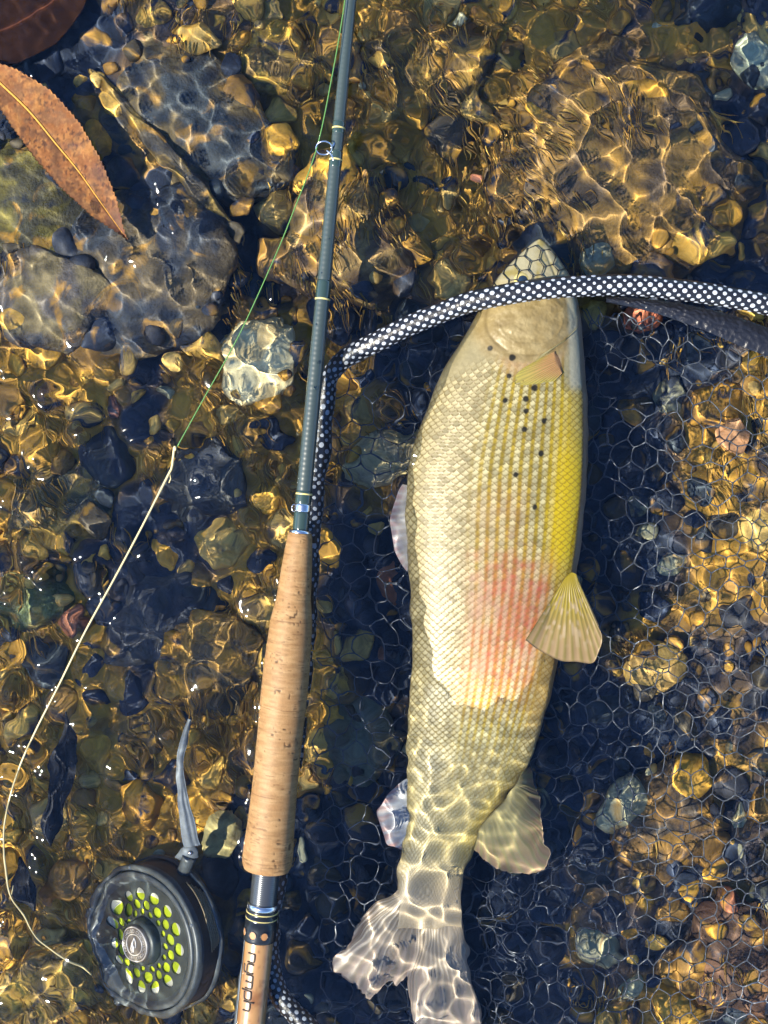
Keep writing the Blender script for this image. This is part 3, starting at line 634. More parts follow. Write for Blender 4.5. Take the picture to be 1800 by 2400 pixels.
def fin(name, base, outer, zfun, nr=60, ns=40, rays=22, c_in=(.5, .4, .2), c_out=(.5, .4, .25), ray_c=(.6, .5, .35), spots=0, wave=.04, m='fin', ray_amp=.02, dense_outer=True, jag=0, bend=0):
    """fan from a base polyline to an outer edge polyline (photograph pixels), with rays, two faces and thickness"""
    b = catmull(np.array([(x, y, 0) for x, y in base]), nr)[:, :2]
    o_ = catmull(np.array([(x, y, 0) for x, y in outer]), nr)[:, :2]
    if jag:
        jr = np.random.default_rng(len(outer)); ctr = b.mean(0); o_ = o_ + (o_ - ctr) / np.linalg.norm(o_ - ctr, axis=1)[:, None] * (_sm(jr.standard_normal(nr), 2) * jag)[:, None]
    t = np.linspace(0, 1, ns)[:, None]; r = np.linspace(0, 1, nr)[None, :]
    P = b[None] * (1 - t[..., None]) + o_[None] * t[..., None]
    z = zfun(P[..., 0], P[..., 1], t + 0 * r, r + 0 * t)
    ray = np.abs(np.mod(r * rays + 0 * t, 1) - .5) * 2
    z = z + ray_amp * (ray - .5) * ss(0, .25, t) + wave * np.sin(r * 17 + t * 3) * t
    th = .05 * (1 - .75 * t) + .006
    th = th * (1 - .9 * (np.abs(2 * r - 1) > .995))
    top = W(P[..., 0], P[..., 1], z); bot = top.copy(); bot[..., 2] -= th * 1.6
    cc = mixc(np.broadcast_to(np.asarray(c_in, float), P.shape[:2] + (3,)), np.asarray(c_out), ss(.2, 1, t + .25 * (fbm(r * 6 + 0 * t, t * 3 + 0 * r, 5) - .5)))
    cc = mixc(cc, ray_c, ss(.35, .9, ray) * .85 * ss(0, .2, t)); cc = cc * (.82 + .36 * fbm(r * rays * 1.7 + 0 * t, t * 5 + 0 * r, 6)[..., None])
    if spots:
        sp = vnoise(np.floor(r * rays * 2) * 3.7 + 0 * t, t * 16 + np.floor(r * rays * 2) * 1.3, 8)
        cc = mixc(cc, (.80, .62, .40), ss(.62, .8, sp) * spots * ss(.15, .3, t) * (1 - ss(.6, 1, t)))
    cc = mixc(cc, np.asarray(c_out) * 1.15, ss(.965, 1, t + 0 * r) * .7)
    F1 = gridf(ns, nr); n = ns * nr
    i = np.arange(n).reshape(ns, nr); loop = np.concatenate([i[0], i[1:, -1], i[-1, -2::-1], i[-2:0:-1, 0]])
    l2 = np.roll(loop, -1)
    side = np.stack([loop, loop + n, l2 + n, l2], -1)
    return obj(name, np.concatenate([top.reshape(-1, 3), bot.reshape(-1, 3)]), [F1[:, ::-1], F1 + n, side], M[m], fish, col=np.clip(np.concatenate([cc.reshape(-1, 3)] * 2) * (.62 if name in ('pectoral_fin', 'gill_flap') else .44 if name == 'pelvic_fin' else .76), .01, .95))

def on_fish(off):
    def f(px, py, t, r):
        zt = fish_top(px, py); return np.where(np.isnan(zt), 0, zt) + off(t)
    return f
fin('pectoral_fin', [(1304, 822), (1318, 845), (1320, 872)], [(1262, 842), (1222, 866), (1207, 884), (1212, 902), (1255, 900), (1300, 893)], on_fish(lambda t: np.where(t < .12, -.05 + 1.6 * t, .142 - .10 * (t - .12))), ray_amp=.03, nr=150, rays=17,
    c_in=(.70, .36, .17), c_out=(.60, .52, .12), ray_c=(.42, .36, .10), wave=.02)
fin('gill_flap', [(1322, 800), (1300, 815), (1270, 838), (1250, 850)], [(1357, 762), (1345, 778), (1318, 800), (1268, 832)], on_fish(lambda t: .06 + .05 * t), nr=30, ns=14, rays=3,
    c_in=(.50, .43, .18), c_out=(.66, .60, .34), ray_c=(.42, .36, .14), wave=0, ray_amp=0)
fin('pelvic_fin', [(1326, 1352), (1338, 1342), (1350, 1345)], [(1232, 1500), (1262, 1523), (1312, 1548), (1350, 1551), (1388, 1554), (1402, 1530), (1411, 1498), (1400, 1458), (1384, 1420), (1366, 1385)],
    lambda px, py, t, r: np.maximum(np.nan_to_num(fish_top(px, py), nan=-1) + .12, .55 - .25 * t) + .05 * t, rays=17, nr=150, ray_amp=.02, c_in=(.60, .46, .03), c_out=(.66, .46, .24), ray_c=(.40, .33, .09), spots=.75, wave=.03)
fin('anal_fin', [(1222, 1812), (1200, 1850), (1160, 1900), (1122, 1945)], [(1238, 1796), (1256, 1860), (1268, 1920), (1279, 1975), (1281, 2015), (1264, 2045), (1207, 2050), (1160, 2030), (1128, 2012), (1108, 1990)][::1],
    lambda px, py, t, r: -1.1 - 1.2 * t, nr=150, ray_amp=.025, rays=16, c_in=(.62, .54, .26), c_out=(.56, .38, .24), ray_c=(.46, .42, .20), wave=.10, jag=2)
fin('tail_fin', [(932, 2078), (962, 2092), (1000, 2098), (1045, 2096), (1083, 2084)],
    [(892, 2118), (852, 2150), (817, 2205), (785, 2250), (797, 2288), (842, 2318), (868, 2340), (905, 2310), (935, 2308), (958, 2300), (962, 2330), (972, 2400), (1015, 2468), (1085, 2475), (1130, 2440), (1126, 2390), (1108, 2300), (1088, 2220), (1085, 2160)],
    lambda px, py, t, r: -2.56 - .9 * t + .18 * np.sin(r * 9), nr=240, ns=60, ray_amp=.03, rays=34, c_in=(.60, .49, .36), c_out=(.62, .48, .39), ray_c=(.46, .39, .30), wave=.07, jag=5)
fin('dorsal_fin', [(958, 1140), (955, 1200), (957, 1260), (960, 1330)], [(944, 1138), (924, 1175), (916, 1225), (920, 1270), (934, 1310), (956, 1340)],
    lambda px, py, t, r: -1.0 - .5 * t, rays=12, c_in=(.48, .46, .46), c_out=(.48, .34, .36), ray_c=(.55, .55, .56), m='pale_fin', wave=.08)
fin('adipose_fin', [(954, 1828), (956, 1880), (957, 1930), (956, 1985)], [(938, 1836), (918, 1856), (890, 1890), (885, 1922), (902, 1966), (926, 1986), (950, 1992)],
    lambda px, py, t, r: -2.4 - .3 * t, rays=9, c_in=(.46, .50, .56), c_out=(.58, .36, .34), ray_c=(.5, .54, .6), m='pale_fin', wave=.06)
# eye beside the rim
ex, ey = 1224, 660; ez = float(fish_top(np.array(1226.), np.array(652.)))
Ve, Fe = ico(3); ce = W(ex, ey, ez - .20)
eye = obj('eye', Ve * np.array([.56, .56, .34]) + ce, Fe, M['iris'], fish)
obj('pupil', Ve * np.array([.30, .30, .16]) + ce + np.array([0, .02, .24]), Fe, M['eye'], eye)

# ------------------------------------------------------------------ landing net
net = thing('landing_net', 'black landing net with dotted rim and clear hexagon mesh', 'net', tuple(W(1300, 1300, -3)))
RP = np.array([W(a, b, c) for a, b, c in RIM])
RC = catmull(RP, 420)
V, F = tube(RC, RIM_R, 20); rim = obj('rim', V, F, M['rubber'], net)
# raised dots in staggered rows round the sleeve, their glints painted pale
T, N, B = frames(RC); L = np.concatenate([[0], np.cumsum(np.linalg.norm(np.diff(RC, axis=0), axis=1))])
dots = []; k8 = np.arange(8) / 8 * 2 * math.pi; m_ = 0
pitch = .285; nrow = 13 + 1
for i in range(int(L[-1] / pitch)):
    s_ = (i + .5) * pitch; j = min(np.searchsorted(L, s_), len(RC) - 1)
    C0, t_, n1, b1 = RC[j - 1] + (RC[j] - RC[j - 1]) * ((s_ - L[j - 1]) / (L[j] - L[j - 1])), T[j], N[j], B[j]
    for k in range(nrow // 2):
        a = (2 * k + (i % 2)) / nrow * 2 * math.pi + i * .035
        e = math.cos(a) * n1 + math.sin(a) * b1
        if e[2] < -.35 or e[1] > .80: continue  # dots facing away from the sun left out, imitating shade
        q = np.cross(t_, e)
        rr = .112 * (1 + .22 * math.sin(i * 3.1 + k * 1.7 + i * k))
        ring = C0 + e * (RIM_R + .004) + rr * 1.1 * np.cos(k8)[:, None] * t_ + rr * np.sin(k8)[:, None] * q - e * (rr * np.sin(k8)[:, None]) ** 2 / (2 * RIM_R)
        V_ = np.concatenate([ring, [C0 + e * (RIM_R + .035)]])
        dots.append((V_, np.array([[x, (x + 1) % 8, 8] for x in range(8)])))
V, F = join(dots); d_ = obj('dot_pattern', V, F, M['dot'], rim); d_['kind'] = 'stuff'
# black knobbly binding that joins the mesh to the rim
bp = catmull(np.array([W(a, b, c) for a, b, c in ((1420, 702, 1.2), (1500, 712, 1.15), (1580, 728, 1.1), (1680, 757, 1.0), (1760, 787, .9), (1850, 820, .8), (1900, 840, .8))]), 160)
wv = np.linspace(0, 1, 160); Vb = []
Tb, Nb, Bb = frames(bp)
hw = np.interp(wv, [0, .2, .6, 1], [.15, .35, .75, .85]); nb_ = 18
for q in range(nb_):
    u = q / (nb_ - 1) * 2 - 1; bumpz = .12 * (1 - u * u) * 1.5 + .10 * (vnoise(np.arange(160) * .45, np.full(160, q * .9), 4) - .5)
    Vb.append(bp + Nb * (hw * u)[:, None] + np.array([0, 0, 1.0]) * bumpz[:, None])
Vb = np.stack(Vb, 1); obj('mesh_binding', Vb, gridf(160, nb_), M['rubber'], net)

def strands(pts, zf, r, name, material, off=0.0, keep=None, curve=0.0, n=5, warp_amp=12, cellpx=50, ang=0.12, seed=2):
    """hexagon mesh over a pixel region; zf gives the height"""
    x0, x1, y0, y1 = pts; a = cellpx / math.sqrt(3); ca, sa = math.cos(ang), math.sin(ang)
    segs = []; cx, cy_ = (x0 + x1) / 2, (y0 + y1) / 2; ext = max(x1 - x0, y1 - y0) * .75
    ni = int(ext / cellpx) + 2; nj = int(ext / (a * 1.5)) + 2
    hexv = [(a * math.cos(R(60 * k + 30)), a * math.sin(R(60 * k + 30))) for k in range(6)]
    for j in range(-nj, nj + 1):
        for i in range(-ni, ni + 1):
            hx = i * cellpx + (j % 2) * cellpx / 2; hy = j * a * 1.5
            for k in (0, 1, 2):
                p, q = hexv[k], hexv[(k + 1) % 6]
                segs.append((hx + p[0], hy + p[1], hx + q[0], hy + q[1]))
    sg = np.array(segs)
    def place(u, v):
        X_ = cx + u * ca - v * sa; Y_ = cy_ + u * sa + v * ca
        return X_ + warp_amp * (fbm(u / 130, v / 130, seed) - .5) * 6 + 6 * (vnoise(u / 38, v / 38, seed + 9) - .5), Y_ + warp_amp * (fbm(u / 130, v / 130, seed + 5) - .5) * 6 + 6 * (vnoise(u / 38, v / 38, seed + 11) - .5)
    t = np.linspace(0, 1, 4)
    U = sg[:, 0:1] * (1 - t) + sg[:, 2:3] * t; Vv = sg[:, 1:2] * (1 - t) + sg[:, 3:4] * t
    PX_, PY_ = place(U, Vv)
    ok = (PX_ > x0).all(1) & (PX_ < x1).all(1) & (PY_ > y0).all(1) & (PY_ < y1).all(1)
    if keep is not None: ok &= keep(PX_, PY_).all(1)
    PX_, PY_ = PX_[ok], PY_[ok]; ZZ = zf(PX_, PY_)
    P = W(PX_, PY_, ZZ); out = []
    rr = np.array([1.25, .85, .85, 1.25]) * r
    for p in P: out.append(tube(p, rr, n, caps=True))
    V, F = join(out)
    quads = np.concatenate([f for f in F if f.ndim == 2]); caps = np.array([f for f in F if f.ndim == 1])
    return tag(obj(name, V, [quads, caps], material, net), kind='stuff')

def net_z(px, py):
    zr = 1.3 * np.exp(-np.maximum(py - 690, 0) / 55) * ss(1380, 1500, px)
    lx = np.interp(py, [700, 850, 1000, 1200, 1500, 2000, 2400], [1150, 760, 745, 725, 705, 650, 660])
    zl = -1.7 * np.exp(-np.maximum(px - lx, 0) / 60)
    z = -4.4 + (zl + 4.4) * np.exp(-np.maximum(px - lx, 0) / 70) * .5
    z = z + 3.7 * ss(1380, 1800, px) * ss(700, 800, py) + 1.0 * ss(1900, 2400, py) * ss(1150, 1300, px)
    z = z + (fbm(px / 140, py / 140, 66) - .5) * 1.6 + zr * 2.2
    z = np.maximum(z, bed_z((px - 900) / S, (1200 - py) / S) + 1.0)
    zt = fish_top(px, py)
    return np.minimum(z, np.where(np.isnan(zt), 9, -4.0))
def net_keep(px, py):
    lx = np.interp(py, [700, 720, 760, 795, 822, 860, 900, 1000, 1200, 1500, 2000, 2250, 2300, 2400], [1300, 1080, 970, 900, 845, 800, 772, 755, 736, 715, 660, 640, 650, 720])
    ty = np.interp(px, [700, 1370, 1500, 1600, 1700, 1800, 1900], [700, 700, 725, 750, 785, 820, 850])
    v = fish_v(px, py); inside = (v > .06) & (v < .94) & (py > 720) & (py < 2100)
    shade_gap = inpoly(px, py, [(1420, 905), (1530, 850), (1610, 905), (1560, 930), (1430, 930)])
    return (px > lx) & (py > ty) & ~inside & ~shade_gap
strands((730, 1890, 690, 2470), net_z, .042, 'net_mesh', M['strand'], keep=net_keep)
strands((980, 1330, 2060, 2470), lambda px, py: net_z(px, py) + .5 + .5 * np.sin(px / 23), .040, 'net_fold', M['strand'], keep=lambda px, py: net_keep(px, py) & (px > 1095 - (py - 2060) * -.12) & (px < 1290 - (py - 2060) * .25), cellpx=34, ang=.9, warp_amp=26, seed=31)
strands((1370, 1560, 720, 960), lambda px, py: net_z(px, py) + .7 + .5 * np.sin(py / 19), .040, 'net_fold', M['strand'], keep=net_keep, cellpx=40, ang=.5, warp_amp=26, seed=37)
# mesh pulled tight over the snout, on the far side of the rim
def s_edge(v): return np.sqrt(np.clip(1 - (2 * v - 1) ** 2, 0, 1))
def sn_z(px, py):
    v = np.clip(fish_v(px, py), .001, .999); c_ = 2 * v - 1
    zt = np.interp(py, _fy, FZC) + np.interp(py, _fy, FT) * np.sqrt(1 - c_ * c_) ** .85
    out_ = np.maximum(np.abs(2 * fish_v(px, py) - 1) - 1, 0)
    return zt + .11 + .05 * (s_edge(v))
strands((1140, 1380, 556, 700), sn_z, .034, 'snout_mesh', M['strand_painted_dark'], keep=lambda px, py: (np.abs(2 * fish_v(px, np.maximum(py, 566)) - 1) < 1.10) & (py > 560), cellpx=33, ang=.32, warp_amp=3, seed=12)

# ------------------------------------------------------------------ fly rod
rod = thing('fly_rod', 'dark green fly rod with a cork grip lying across the net rim', 'fishing rod', tuple(ROD_MID))
nseg = 60; ys = np.linspace(-60, 1250, nseg); prof = []
A = ROD_TOP; Bm = rod_point(1250.0); Ltot = np.linalg.norm(Bm - A)
rp = lambda py: np.interp(py, [-60, 0, 400, 800, 1250], [.322, .328, .365, .43, .465])
Bl = [(Ltot * t, rp(-60 + 1310 * t) * (1 + .012 * math.sin(t * 700))) for t in np.linspace(0, 1, 420)]
V, F = lathe(A, Bm, Bl, 28); obj('blank', V, F, M['blank'], rod)
def band(name, y0, y1, dr, m, parent=rod, bulge=0.0, n=28):
    a_, b_ = rod_point(y0), rod_point(y1); l_ = np.linalg.norm(b_ - a_); r0 = rp((y0 + y1) / 2)
    V, F = lathe(a_, b_, [(l_ * t, r0 + dr * min(1, 8 * t, 8 * (1 - t)) + bulge * math.sin(math.pi * t)) for t in np.linspace(0, 1, 11)], n)
    return obj(name, V, F, m, parent)
for y0, y1, g_y in ((283, 312, 299), (352, 392, 373), (655, 702, 699), (1150, 1180, 1157)):
    wr = band('thread_wrap', y0, y1, .018, M['wrap']); band('trim_ring', g_y - 2.2, g_y + 2.2, .030, M['gold'], wr)
band('keeper_band', 1181, 1199, .03, M['steel'])
band('front_wrap', 1199, 1244, .012, M['wrap'])
kp = rod_point(1190.); loop = [kp + np.array([-.46 - .17 * math.sin(a), .22 * math.cos(a), .12 + 0 * a]) for a in np.linspace(0, math.pi, 14)]
V, F = tube(loop, .022, 8); obj('hook_keeper', V, F, M['steel'], rod)
# stripping guide: ring on a bent wire foot
gc = W(760, 347, 1.55)
pts = [gc + np.array([.46 * math.cos(a), .10 * math.sin(a) + .02 * math.cos(a), .34 * math.sin(a)]) + np.array([-.02, .20 * math.sin(a) * .9, 0]) for a in np.linspace(0, 2 * math.pi, 30)]
gd = obj('line_guide', *tube(np.array(pts), .045, 8, caps=False), M['steel'], rod)
ft_ = [W(775, 347, 1.5), W(781, 340, 1.45), W(786, 331, 1.4), W(790, 318, 1.42)]; V1 = tube(catmull(np.array(ft_), 12), [.05] * 12, 8)
ft2 = [W(765, 352, 1.3), W(776, 362, 1.4), W(780, 370, 1.45), W(783, 385, 1.4)]; V2 = tube(catmull(np.array(ft2), 12), [.05] * 12, 8)
V, F = join([V1, V2]); obj('guide_foot', V, F, M['steel'], gd)
# droplets on the blank
for dx_, dy_, r_ in ((6, 849, .10), (4, 910, .12), (-6, 640, .06), (-7, 760, .06), (2, 560, .05)):
    p = rod_point(float(dy_)); rr = rp(dy_); off_ = dx_ / S
    Vd, Fd = ico(2); obj('water_drop', Vd * np.array([r_, r_, r_ * .6]) + p + np.array([off_, 0, math.sqrt(max(rr * rr - off_ * off_, 0)) + .01]), Fd, M['drop'], rod)
# winding check and cork grip
a_, b_ = rod_point(1242.), rod_point(1251.)
V, F = lathe(a_, b_, [(0, .50), (.02, .63), (.17, .66), (.22, .62)], 32); obj('winding_check', V, F, M['steel'], rod)
g0, g1 = rod_point(1249.), rod_point(2032.); GL = np.linalg.norm(g1 - g0)
gy = np.linspace(0, 1, 440)
gr = _sm(np.interp(1249 + gy * 783, [1249, 1256, 1320, 1400, 1452, 1560, 1640, 1710, 1817, 1925, 1980, 2016, 2028, 2032], [.66, .72, .87, 1.0, 1.22, 1.345, 1.36, 1.32, 1.31, 1.37, 1.46, 1.47, 1.40, 1.30]), 6)
na = 150; ang = np.arange(na) / na * 2 * math.pi
Y2, A2 = np.meshgrid(gy * GL, ang, indexing='ij')
ringn = Y2 / 1.27; ring_id = np.floor(ringn)
seam = np.exp(-((ringn - np.round(ringn)) / .014) ** 2)
seam *= ss(.42, .6, vnoise(A2 * 2.2, np.round(ringn) * 5.1, 31))
grain = fbm(Y2 * 5.5, A2 * 1.3 * 1.0, 32, 4)
streak = vnoise(Y2 * 11, A2 * 2.6 + ring_id * 7, 35)
pit = ss(.80, .90, vnoise(Y2 * 5 + ring_id * 3, A2 * 9, 36)) * ss(.58, .72, vnoise(Y2 * 1.1, A2 * 2.1, 37))
lent = ss(.76, .86, vnoise(Y2 * 16, A2 * 5 + 40, 38)) * ss(.45, .62, vnoise(Y2 * .9 + 4, A2 * 1.6, 39))
wet = fbm(Y2 * .5, A2 * .9, 45)
cc = mixc((.60, .40, .21), (.72, .53, .31), ss(.25, .75, grain)) * (.93 + .14 * vnoise(ring_id * 9.7, 0 * A2, 33))[..., None]
cc = mixc(cc, (.40, .25, .12), ss(.55, .8, streak) * .5)
cc = mixc(cc, (.50, .30, .14), ss(.5, .75, wet) * .35)
cc = mixc(cc, (.22, .12, .05), np.clip(seam * .8 + lent * .6, 0, 1)); cc = mixc(cc, (.10, .055, .025), pit * .85)
ends = ss(GL - .55, GL - .5, Y2) * (1 - ss(GL - .47, GL - .42, Y2)); cc = mixc(cc, (.25, .14, .06), ends * .6 * ss(.35, .5, vnoise(A2 * 4, Y2 * 0, 50)))
for ah in (1.0, 1.45, 1.9):
    cc = mixc(cc, (.25, .14, .06), np.exp(-((A2 - ah - .03 * np.sin(Y2 * 9)) / .012) ** 2) * ss(GL - 1.0, GL - .95, Y2) * .55)
dpt = -.028 * pit - .010 * seam - .01 * lent
dv = (g1 - g0) / GL; sv = np.cross(dv, [0, 0, 1.]); sv /= np.linalg.norm(sv); uv = np.cross(sv, dv)
RR = gr[:, None] + dpt
V = g0 + Y2[..., None] * dv + RR[..., None] * (np.cos(A2)[..., None] * sv + np.sin(A2)[..., None] * uv)
obj('cork_grip', V, [gridf(440, na, wrap_x=True), np.arange(na)[::-1], np.arange(na) + 439 * na], M['cork'], rod, col=cc * np.array([.36, .30, .225]))
# reel seat
def seat(y0, y1, prof, name, m, n=40, parent=rod, col=None):
    a_, b_ = rod_point(float(y0)), rod_point(float(y1)); l_ = np.linalg.norm(b_ - a_)
    V, F = lathe(a_, b_, [(l_ * t, r) for t, r in prof], n); return obj(name, V, F, m, parent, col=col)
th = []
for i in range(20):
    t = i / 20; th += [(t, .725), (t + .02, .80), (t + .032, .80)]
seat(2028, 2122, th + [(1, .735)], 'threaded_barrel', M['thread_metal'])
seat(2112, 2125, [(0, .86), (.05, .92), (.95, .92), (1, .86)], 'locking_ring', M['steel'])
nut = seat(2124.5, 2150, [(0, .86), (.06, .91), (.28, .91), (.33, .865), (.55, .865), (.6, .92), (.95, .93), (1, .93)], 'locking_nut', M['black_metal'])
for yy in (2132, 2146): seat(yy - 1.6, yy + 1.6, [(0, .90), (.3, .945), (.7, .945), (1, .90)], 'trim_ring', M['gold'], parent=nut)
hood = seat(2149.5, 2199, [(0, .93), (.5, .94), (.9, .955), (1, .92), (1.0, .86)], 'seat_hood', M['black_metal'])
hp = rod_point(2179.)
def on_rod(py, ang, r):
    """point on a cylinder round the rod's axis; ang 0 = photograph right, 90 = up"""
    p = rod_point(float(py)); return p - sv * 0 + r * (-math.cos(R(ang)) * sv * SGN + math.sin(R(ang)) * uv)
SGN = 1 if (-sv)[0] > 0 else -1
for am in (158, 112, 70):
    ringp = []
    for k in range(20):
        t = k / 20 * 2 * math.pi; ringp.append(on_rod(2179 + 9.5 * math.sin(t), am + 13.5 * math.cos(t), .962))
    ringp = np.array(ringp); ctr = on_rod(2179, am, .968)
    wv_ = obj('window', np.concatenate([ringp, [ctr]]), np.array([[k, (k + 1) % 20, 20] for k in range(20)]), M['window'], hood)
    obj('window_frame', *tube(np.concatenate([ringp, ringp[:2]]), .028, 6, caps=False), M['black_metal'], wv_)
w0, w1 = rod_point(2197.), rod_point(2490.); WL = np.linalg.norm(w1 - w0)
Y3, A3 = np.meshgrid(np.linspace(0, WL, 220), np.arange(64) / 64 * 2 * math.pi, indexing='ij')
fg = fbm(Y3 * .8 + 2.5 * fbm(Y3 * .5, A3 * 1.2, 62), A3 * 1.3 + np.sin(A3 * 2) * .5, 61, 4); fl = fbm(Y3 * 2.2, A3 * 5, 63, 3)
cw = mixc((.36, .15, .045), (.62, .34, .13), ss(.3, .7, fg)); cw = mixc(cw, (.22, .085, .025), ss(.6, .8, fl) * .55)
V = w0 + Y3[..., None] * dv + .83 * (np.cos(A3)[..., None] * sv + np.sin(A3)[..., None] * uv)
wood = obj('wood_insert', V, [gridf(220, 64, wrap_x=True), np.arange(64)[::-1], np.arange(64) + 219 * 64], M['wood'], rod, col=cw * .45)
# engraved lettering: strokes in a unit box, u along the reading direction, v up
GLY = {
 'n': ([[(0, 0), (0, .78), (.06, .97), (.25, 1), (.55, 1), (.74, .93), (.8, .75), (.8, 0)]], .98),
 'y': ([[(0, 1), (0, .3), (.08, .06), (.25, 0), (.8, 0)], [(.8, 1), (.8, -.35), (.70, -.52), (.5, -.55), (.12, -.55)]], .98),
 'm': ([[(0, 0), (0, .78), (.06, .97), (.22, 1), (1.0, 1), (1.16, .94), (1.22, .75), (1.22, 0)], [(.61, 1), (.61, 0)]], 1.42),
 'p': ([[(0, -.55), (0, .75), (.07, .95), (.22, 1), (.6, 1), (.76, .93), (.82, .72), (.82, .28), (.75, .06), (.6, 0), (.14, 0)]], 1.0),
 'h': ([[(0, 1.5), (0, 0)], [(0, .78), (.08, .97), (.25, 1), (.55, 1), (.74, .93), (.8, .75), (.8, 0)]], .98)}
u0 = 0; strokes = []
XH = .43; Lw = 3.33; totw = sum(GLY[c_][1] for c_ in 'nymph') - .18
for ci, ch in enumerate('nymph'):
    for st in GLY[ch][0]:
        P = catmull(np.array([(a, b, 0) for a, b in st]), max(10, len(st) * 5)) if len(st) > 2 else np.linspace((*st[0], 0), (*st[1], 0), 8)
        q = []
        for a, b, _ in P:
            py_ = 2222 + (u0 + a) / totw * Lw * S
            ang_ = 124 - ((b - .1) * XH) / .845 * 180 / math.pi * (1.0)
            q.append(on_rod(py_, ang_, .836))
        strokes.append(tube(np.array(q), .055, 6))
    u0 += GLY[ch][1]
V, F = join(strokes); obj('lettering', V, F, M['ink'], wood)
# pale metal hood plate along the left of the wooden insert
pl = []
for py_, a0, a1 in ((2195, 176, 168), (2220, 182, 172), (2260, 184, 174), (2300, 196, 172), (2350, 198, 172), (2420, 198, 172), (2490, 198, 172)):
    pl.append([on_rod(py_, a0 + (a1 - a0) * k / 5, (.86 + (.20 if py_ > 2280 else .03) * (1 - k / 5))) for k in range(6)])
pl = np.array(pl); n = pl.shape[0] * 6; lo = pl.copy(); lo[..., 2] -= .12
i = np.arange(n).reshape(-1, 6); lp = np.concatenate([i[0], i[1:, -1], i[-1, -2::-1], i[-2:0:-1, 0]]); l2 = np.roll(lp, -1)
obj('hood_plate', np.concatenate([pl.reshape(-1, 3), lo.reshape(-1, 3)]), [gridf(pl.shape[0], 6)[:, ::-1], gridf(pl.shape[0], 6) + n, np.stack([lp, lp + n, l2 + n, l2], -1)], M['foot'], rod)

# ------------------------------------------------------------------ fly reel, lying tilted on the bed
RC0 = W(334, 2206, -2.75); RR0 = 4.62
reel = thing('fly_reel', 'dark grey fly reel with lime line showing through its round holes', 'fishing reel', tuple(RC0))
nrm = np.array([-.60, -.05, .80]); nrm /= np.linalg.norm(nrm)
ey_ = np.array([-.03, 1, 0.0]); ey_ -= nrm * np.dot(ey_, nrm); ey_ /= np.linalg.norm(ey_); ex_ = np.cross(ey_, nrm)
def RL(x, y, z=0.0):
    """reel coordinates (face plane, x right, y up, z towards the viewer) to world"""
    return RC0 + np.multiply.outer(np.asarray(x, float), ex_) + np.multiply.outer(np.asarray(y, float), ey_) + np.multiply.outer(np.asarray(z, float) + 0 * np.asarray(x, float), nrm)
def rlathe(prof, name, m, parent=reel, n=72, cx=0, cyy=0, caps=False, col=None, smooth=True):
    a = np.arange(n) / n * 2 * math.pi; p = np.array(prof)
    V = RL(cx + p[:, 0][:, None] * np.cos(a), cyy + p[:, 0][:, None] * np.sin(a), p[:, 1][:, None] + 0 * a)
    F = [gridf(len(p), n, wrap_x=True)]
    if caps: F += [np.arange(n)[::-1], np.arange(n) + (len(p) - 1) * n]
    return obj(name, V, F, m, parent, col=col, smooth=smooth)
# frame rim round the spool, with the dark groove between them
rlathe([(4.62, -.5), (4.62, -.12), (4.55, .0), (4.40, .03), (4.28, .0), (4.24, -.14), (4.24, -.4)], 'frame_ring', M['reel'])
rlathe([(4.18, -.35), (4.18, -.02), (4.12, .06), (3.95, .08), (3.82, .02), (3.70, -.16), (3.55, -.22)], 'spool_rim', M['reel'])
# perforated face
cu = bpy.data.curves.new('face_outline', 'CURVE'); cu.dimensions = '2D'; cu.fill_mode = 'BOTH'; cu.extrude = .05
def circ(cx, cyy, r, n, sq=1.0):
    sp = cu.splines.new('POLY'); sp.points.add(n - 1); sp.use_cyclic_u = True
    for k in range(n):
        a = k / n * 2 * math.pi; sp.points[k].co = (cx + r * math.cos(a), cyy + r * math.sin(a), 0, 1)
circ(0, 0, 3.62, 72)
for k in range(15):
    a = R(24 * k - 3); circ(2.86 * math.cos(a), 2.86 * math.sin(a), .40, 20)
    a = R(24 * k + 9); circ(2.20 * math.cos(a), 2.20 * math.sin(a), .33, 18)
    a = R(24 * k - 3); circ(1.72 * math.cos(a), 1.72 * math.sin(a), .20, 14)
tmp = bpy.data.objects.new('face_outline', cu); COL.objects.link(tmp)
bpy.context.view_layer.update()
me = bpy.data.meshes.new_from_object(tmp.evaluated_get(bpy.context.evaluated_depsgraph_get()))
bpy.data.objects.remove(tmp); bpy.data.curves.remove(cu)
fv = np.array([v.co[:] for v in me.vertices]); ff = [np.array(p.vertices[:]) for p in me.polygons]; bpy.data.meshes.remove(me)
face = obj('spool_face', RL(fv[:, 0], fv[:, 1], fv[:, 2] - .22), ff, M['reel_dark'], reel, smooth=False)
# line wound on the spool: turns of lime and, further out, white
for nm_, m_, r0, r1, zz in (('wound_backing', 'lime', 1.2, 2.92, -.36), ('wound_line', 'white_line', 2.90, 3.5, -.35)):
    pr = []
    k = r0
    while k < r1:
        pr += [(k, zz), (k + .035, zz + .035), (k + .07, zz)]; k += .07
    rlathe(pr, nm_, M[m_], n=64)
rlathe([(3.55, -.27), (3.6, -.7), (3.6, -2.3)], 'spool_wall', M['reel_dark'])
# hub and medallion
rlathe([(1.42, -.20), (1.40, .30), (1.30, .42), (1.10, .45)], 'hub', M['reel_dark'], n=48)
cap = rlathe([(1.14, .40), (1.12, .62), (1.06, .66), (.0, .66)], 'hub_cap', M['pewter'], n=48)
for r_ in (1.04, .66): rlathe([(r_ - .035, .655), (r_ - .02, .69), (r_ + .02, .69), (r_ + .035, .655)], 'medallion_ring', M['pewter_light'], cap, n=48)
def emboss(name, pieces):
    V, F = join(pieces); return obj(name, V, F, M['pewter_light'], cap)
def blob(pts, r):
    P = np.array([RL(x, y, .675) for x, y in pts]); return tube(catmull(P, 12), r, 6, up=tuple(nrm))
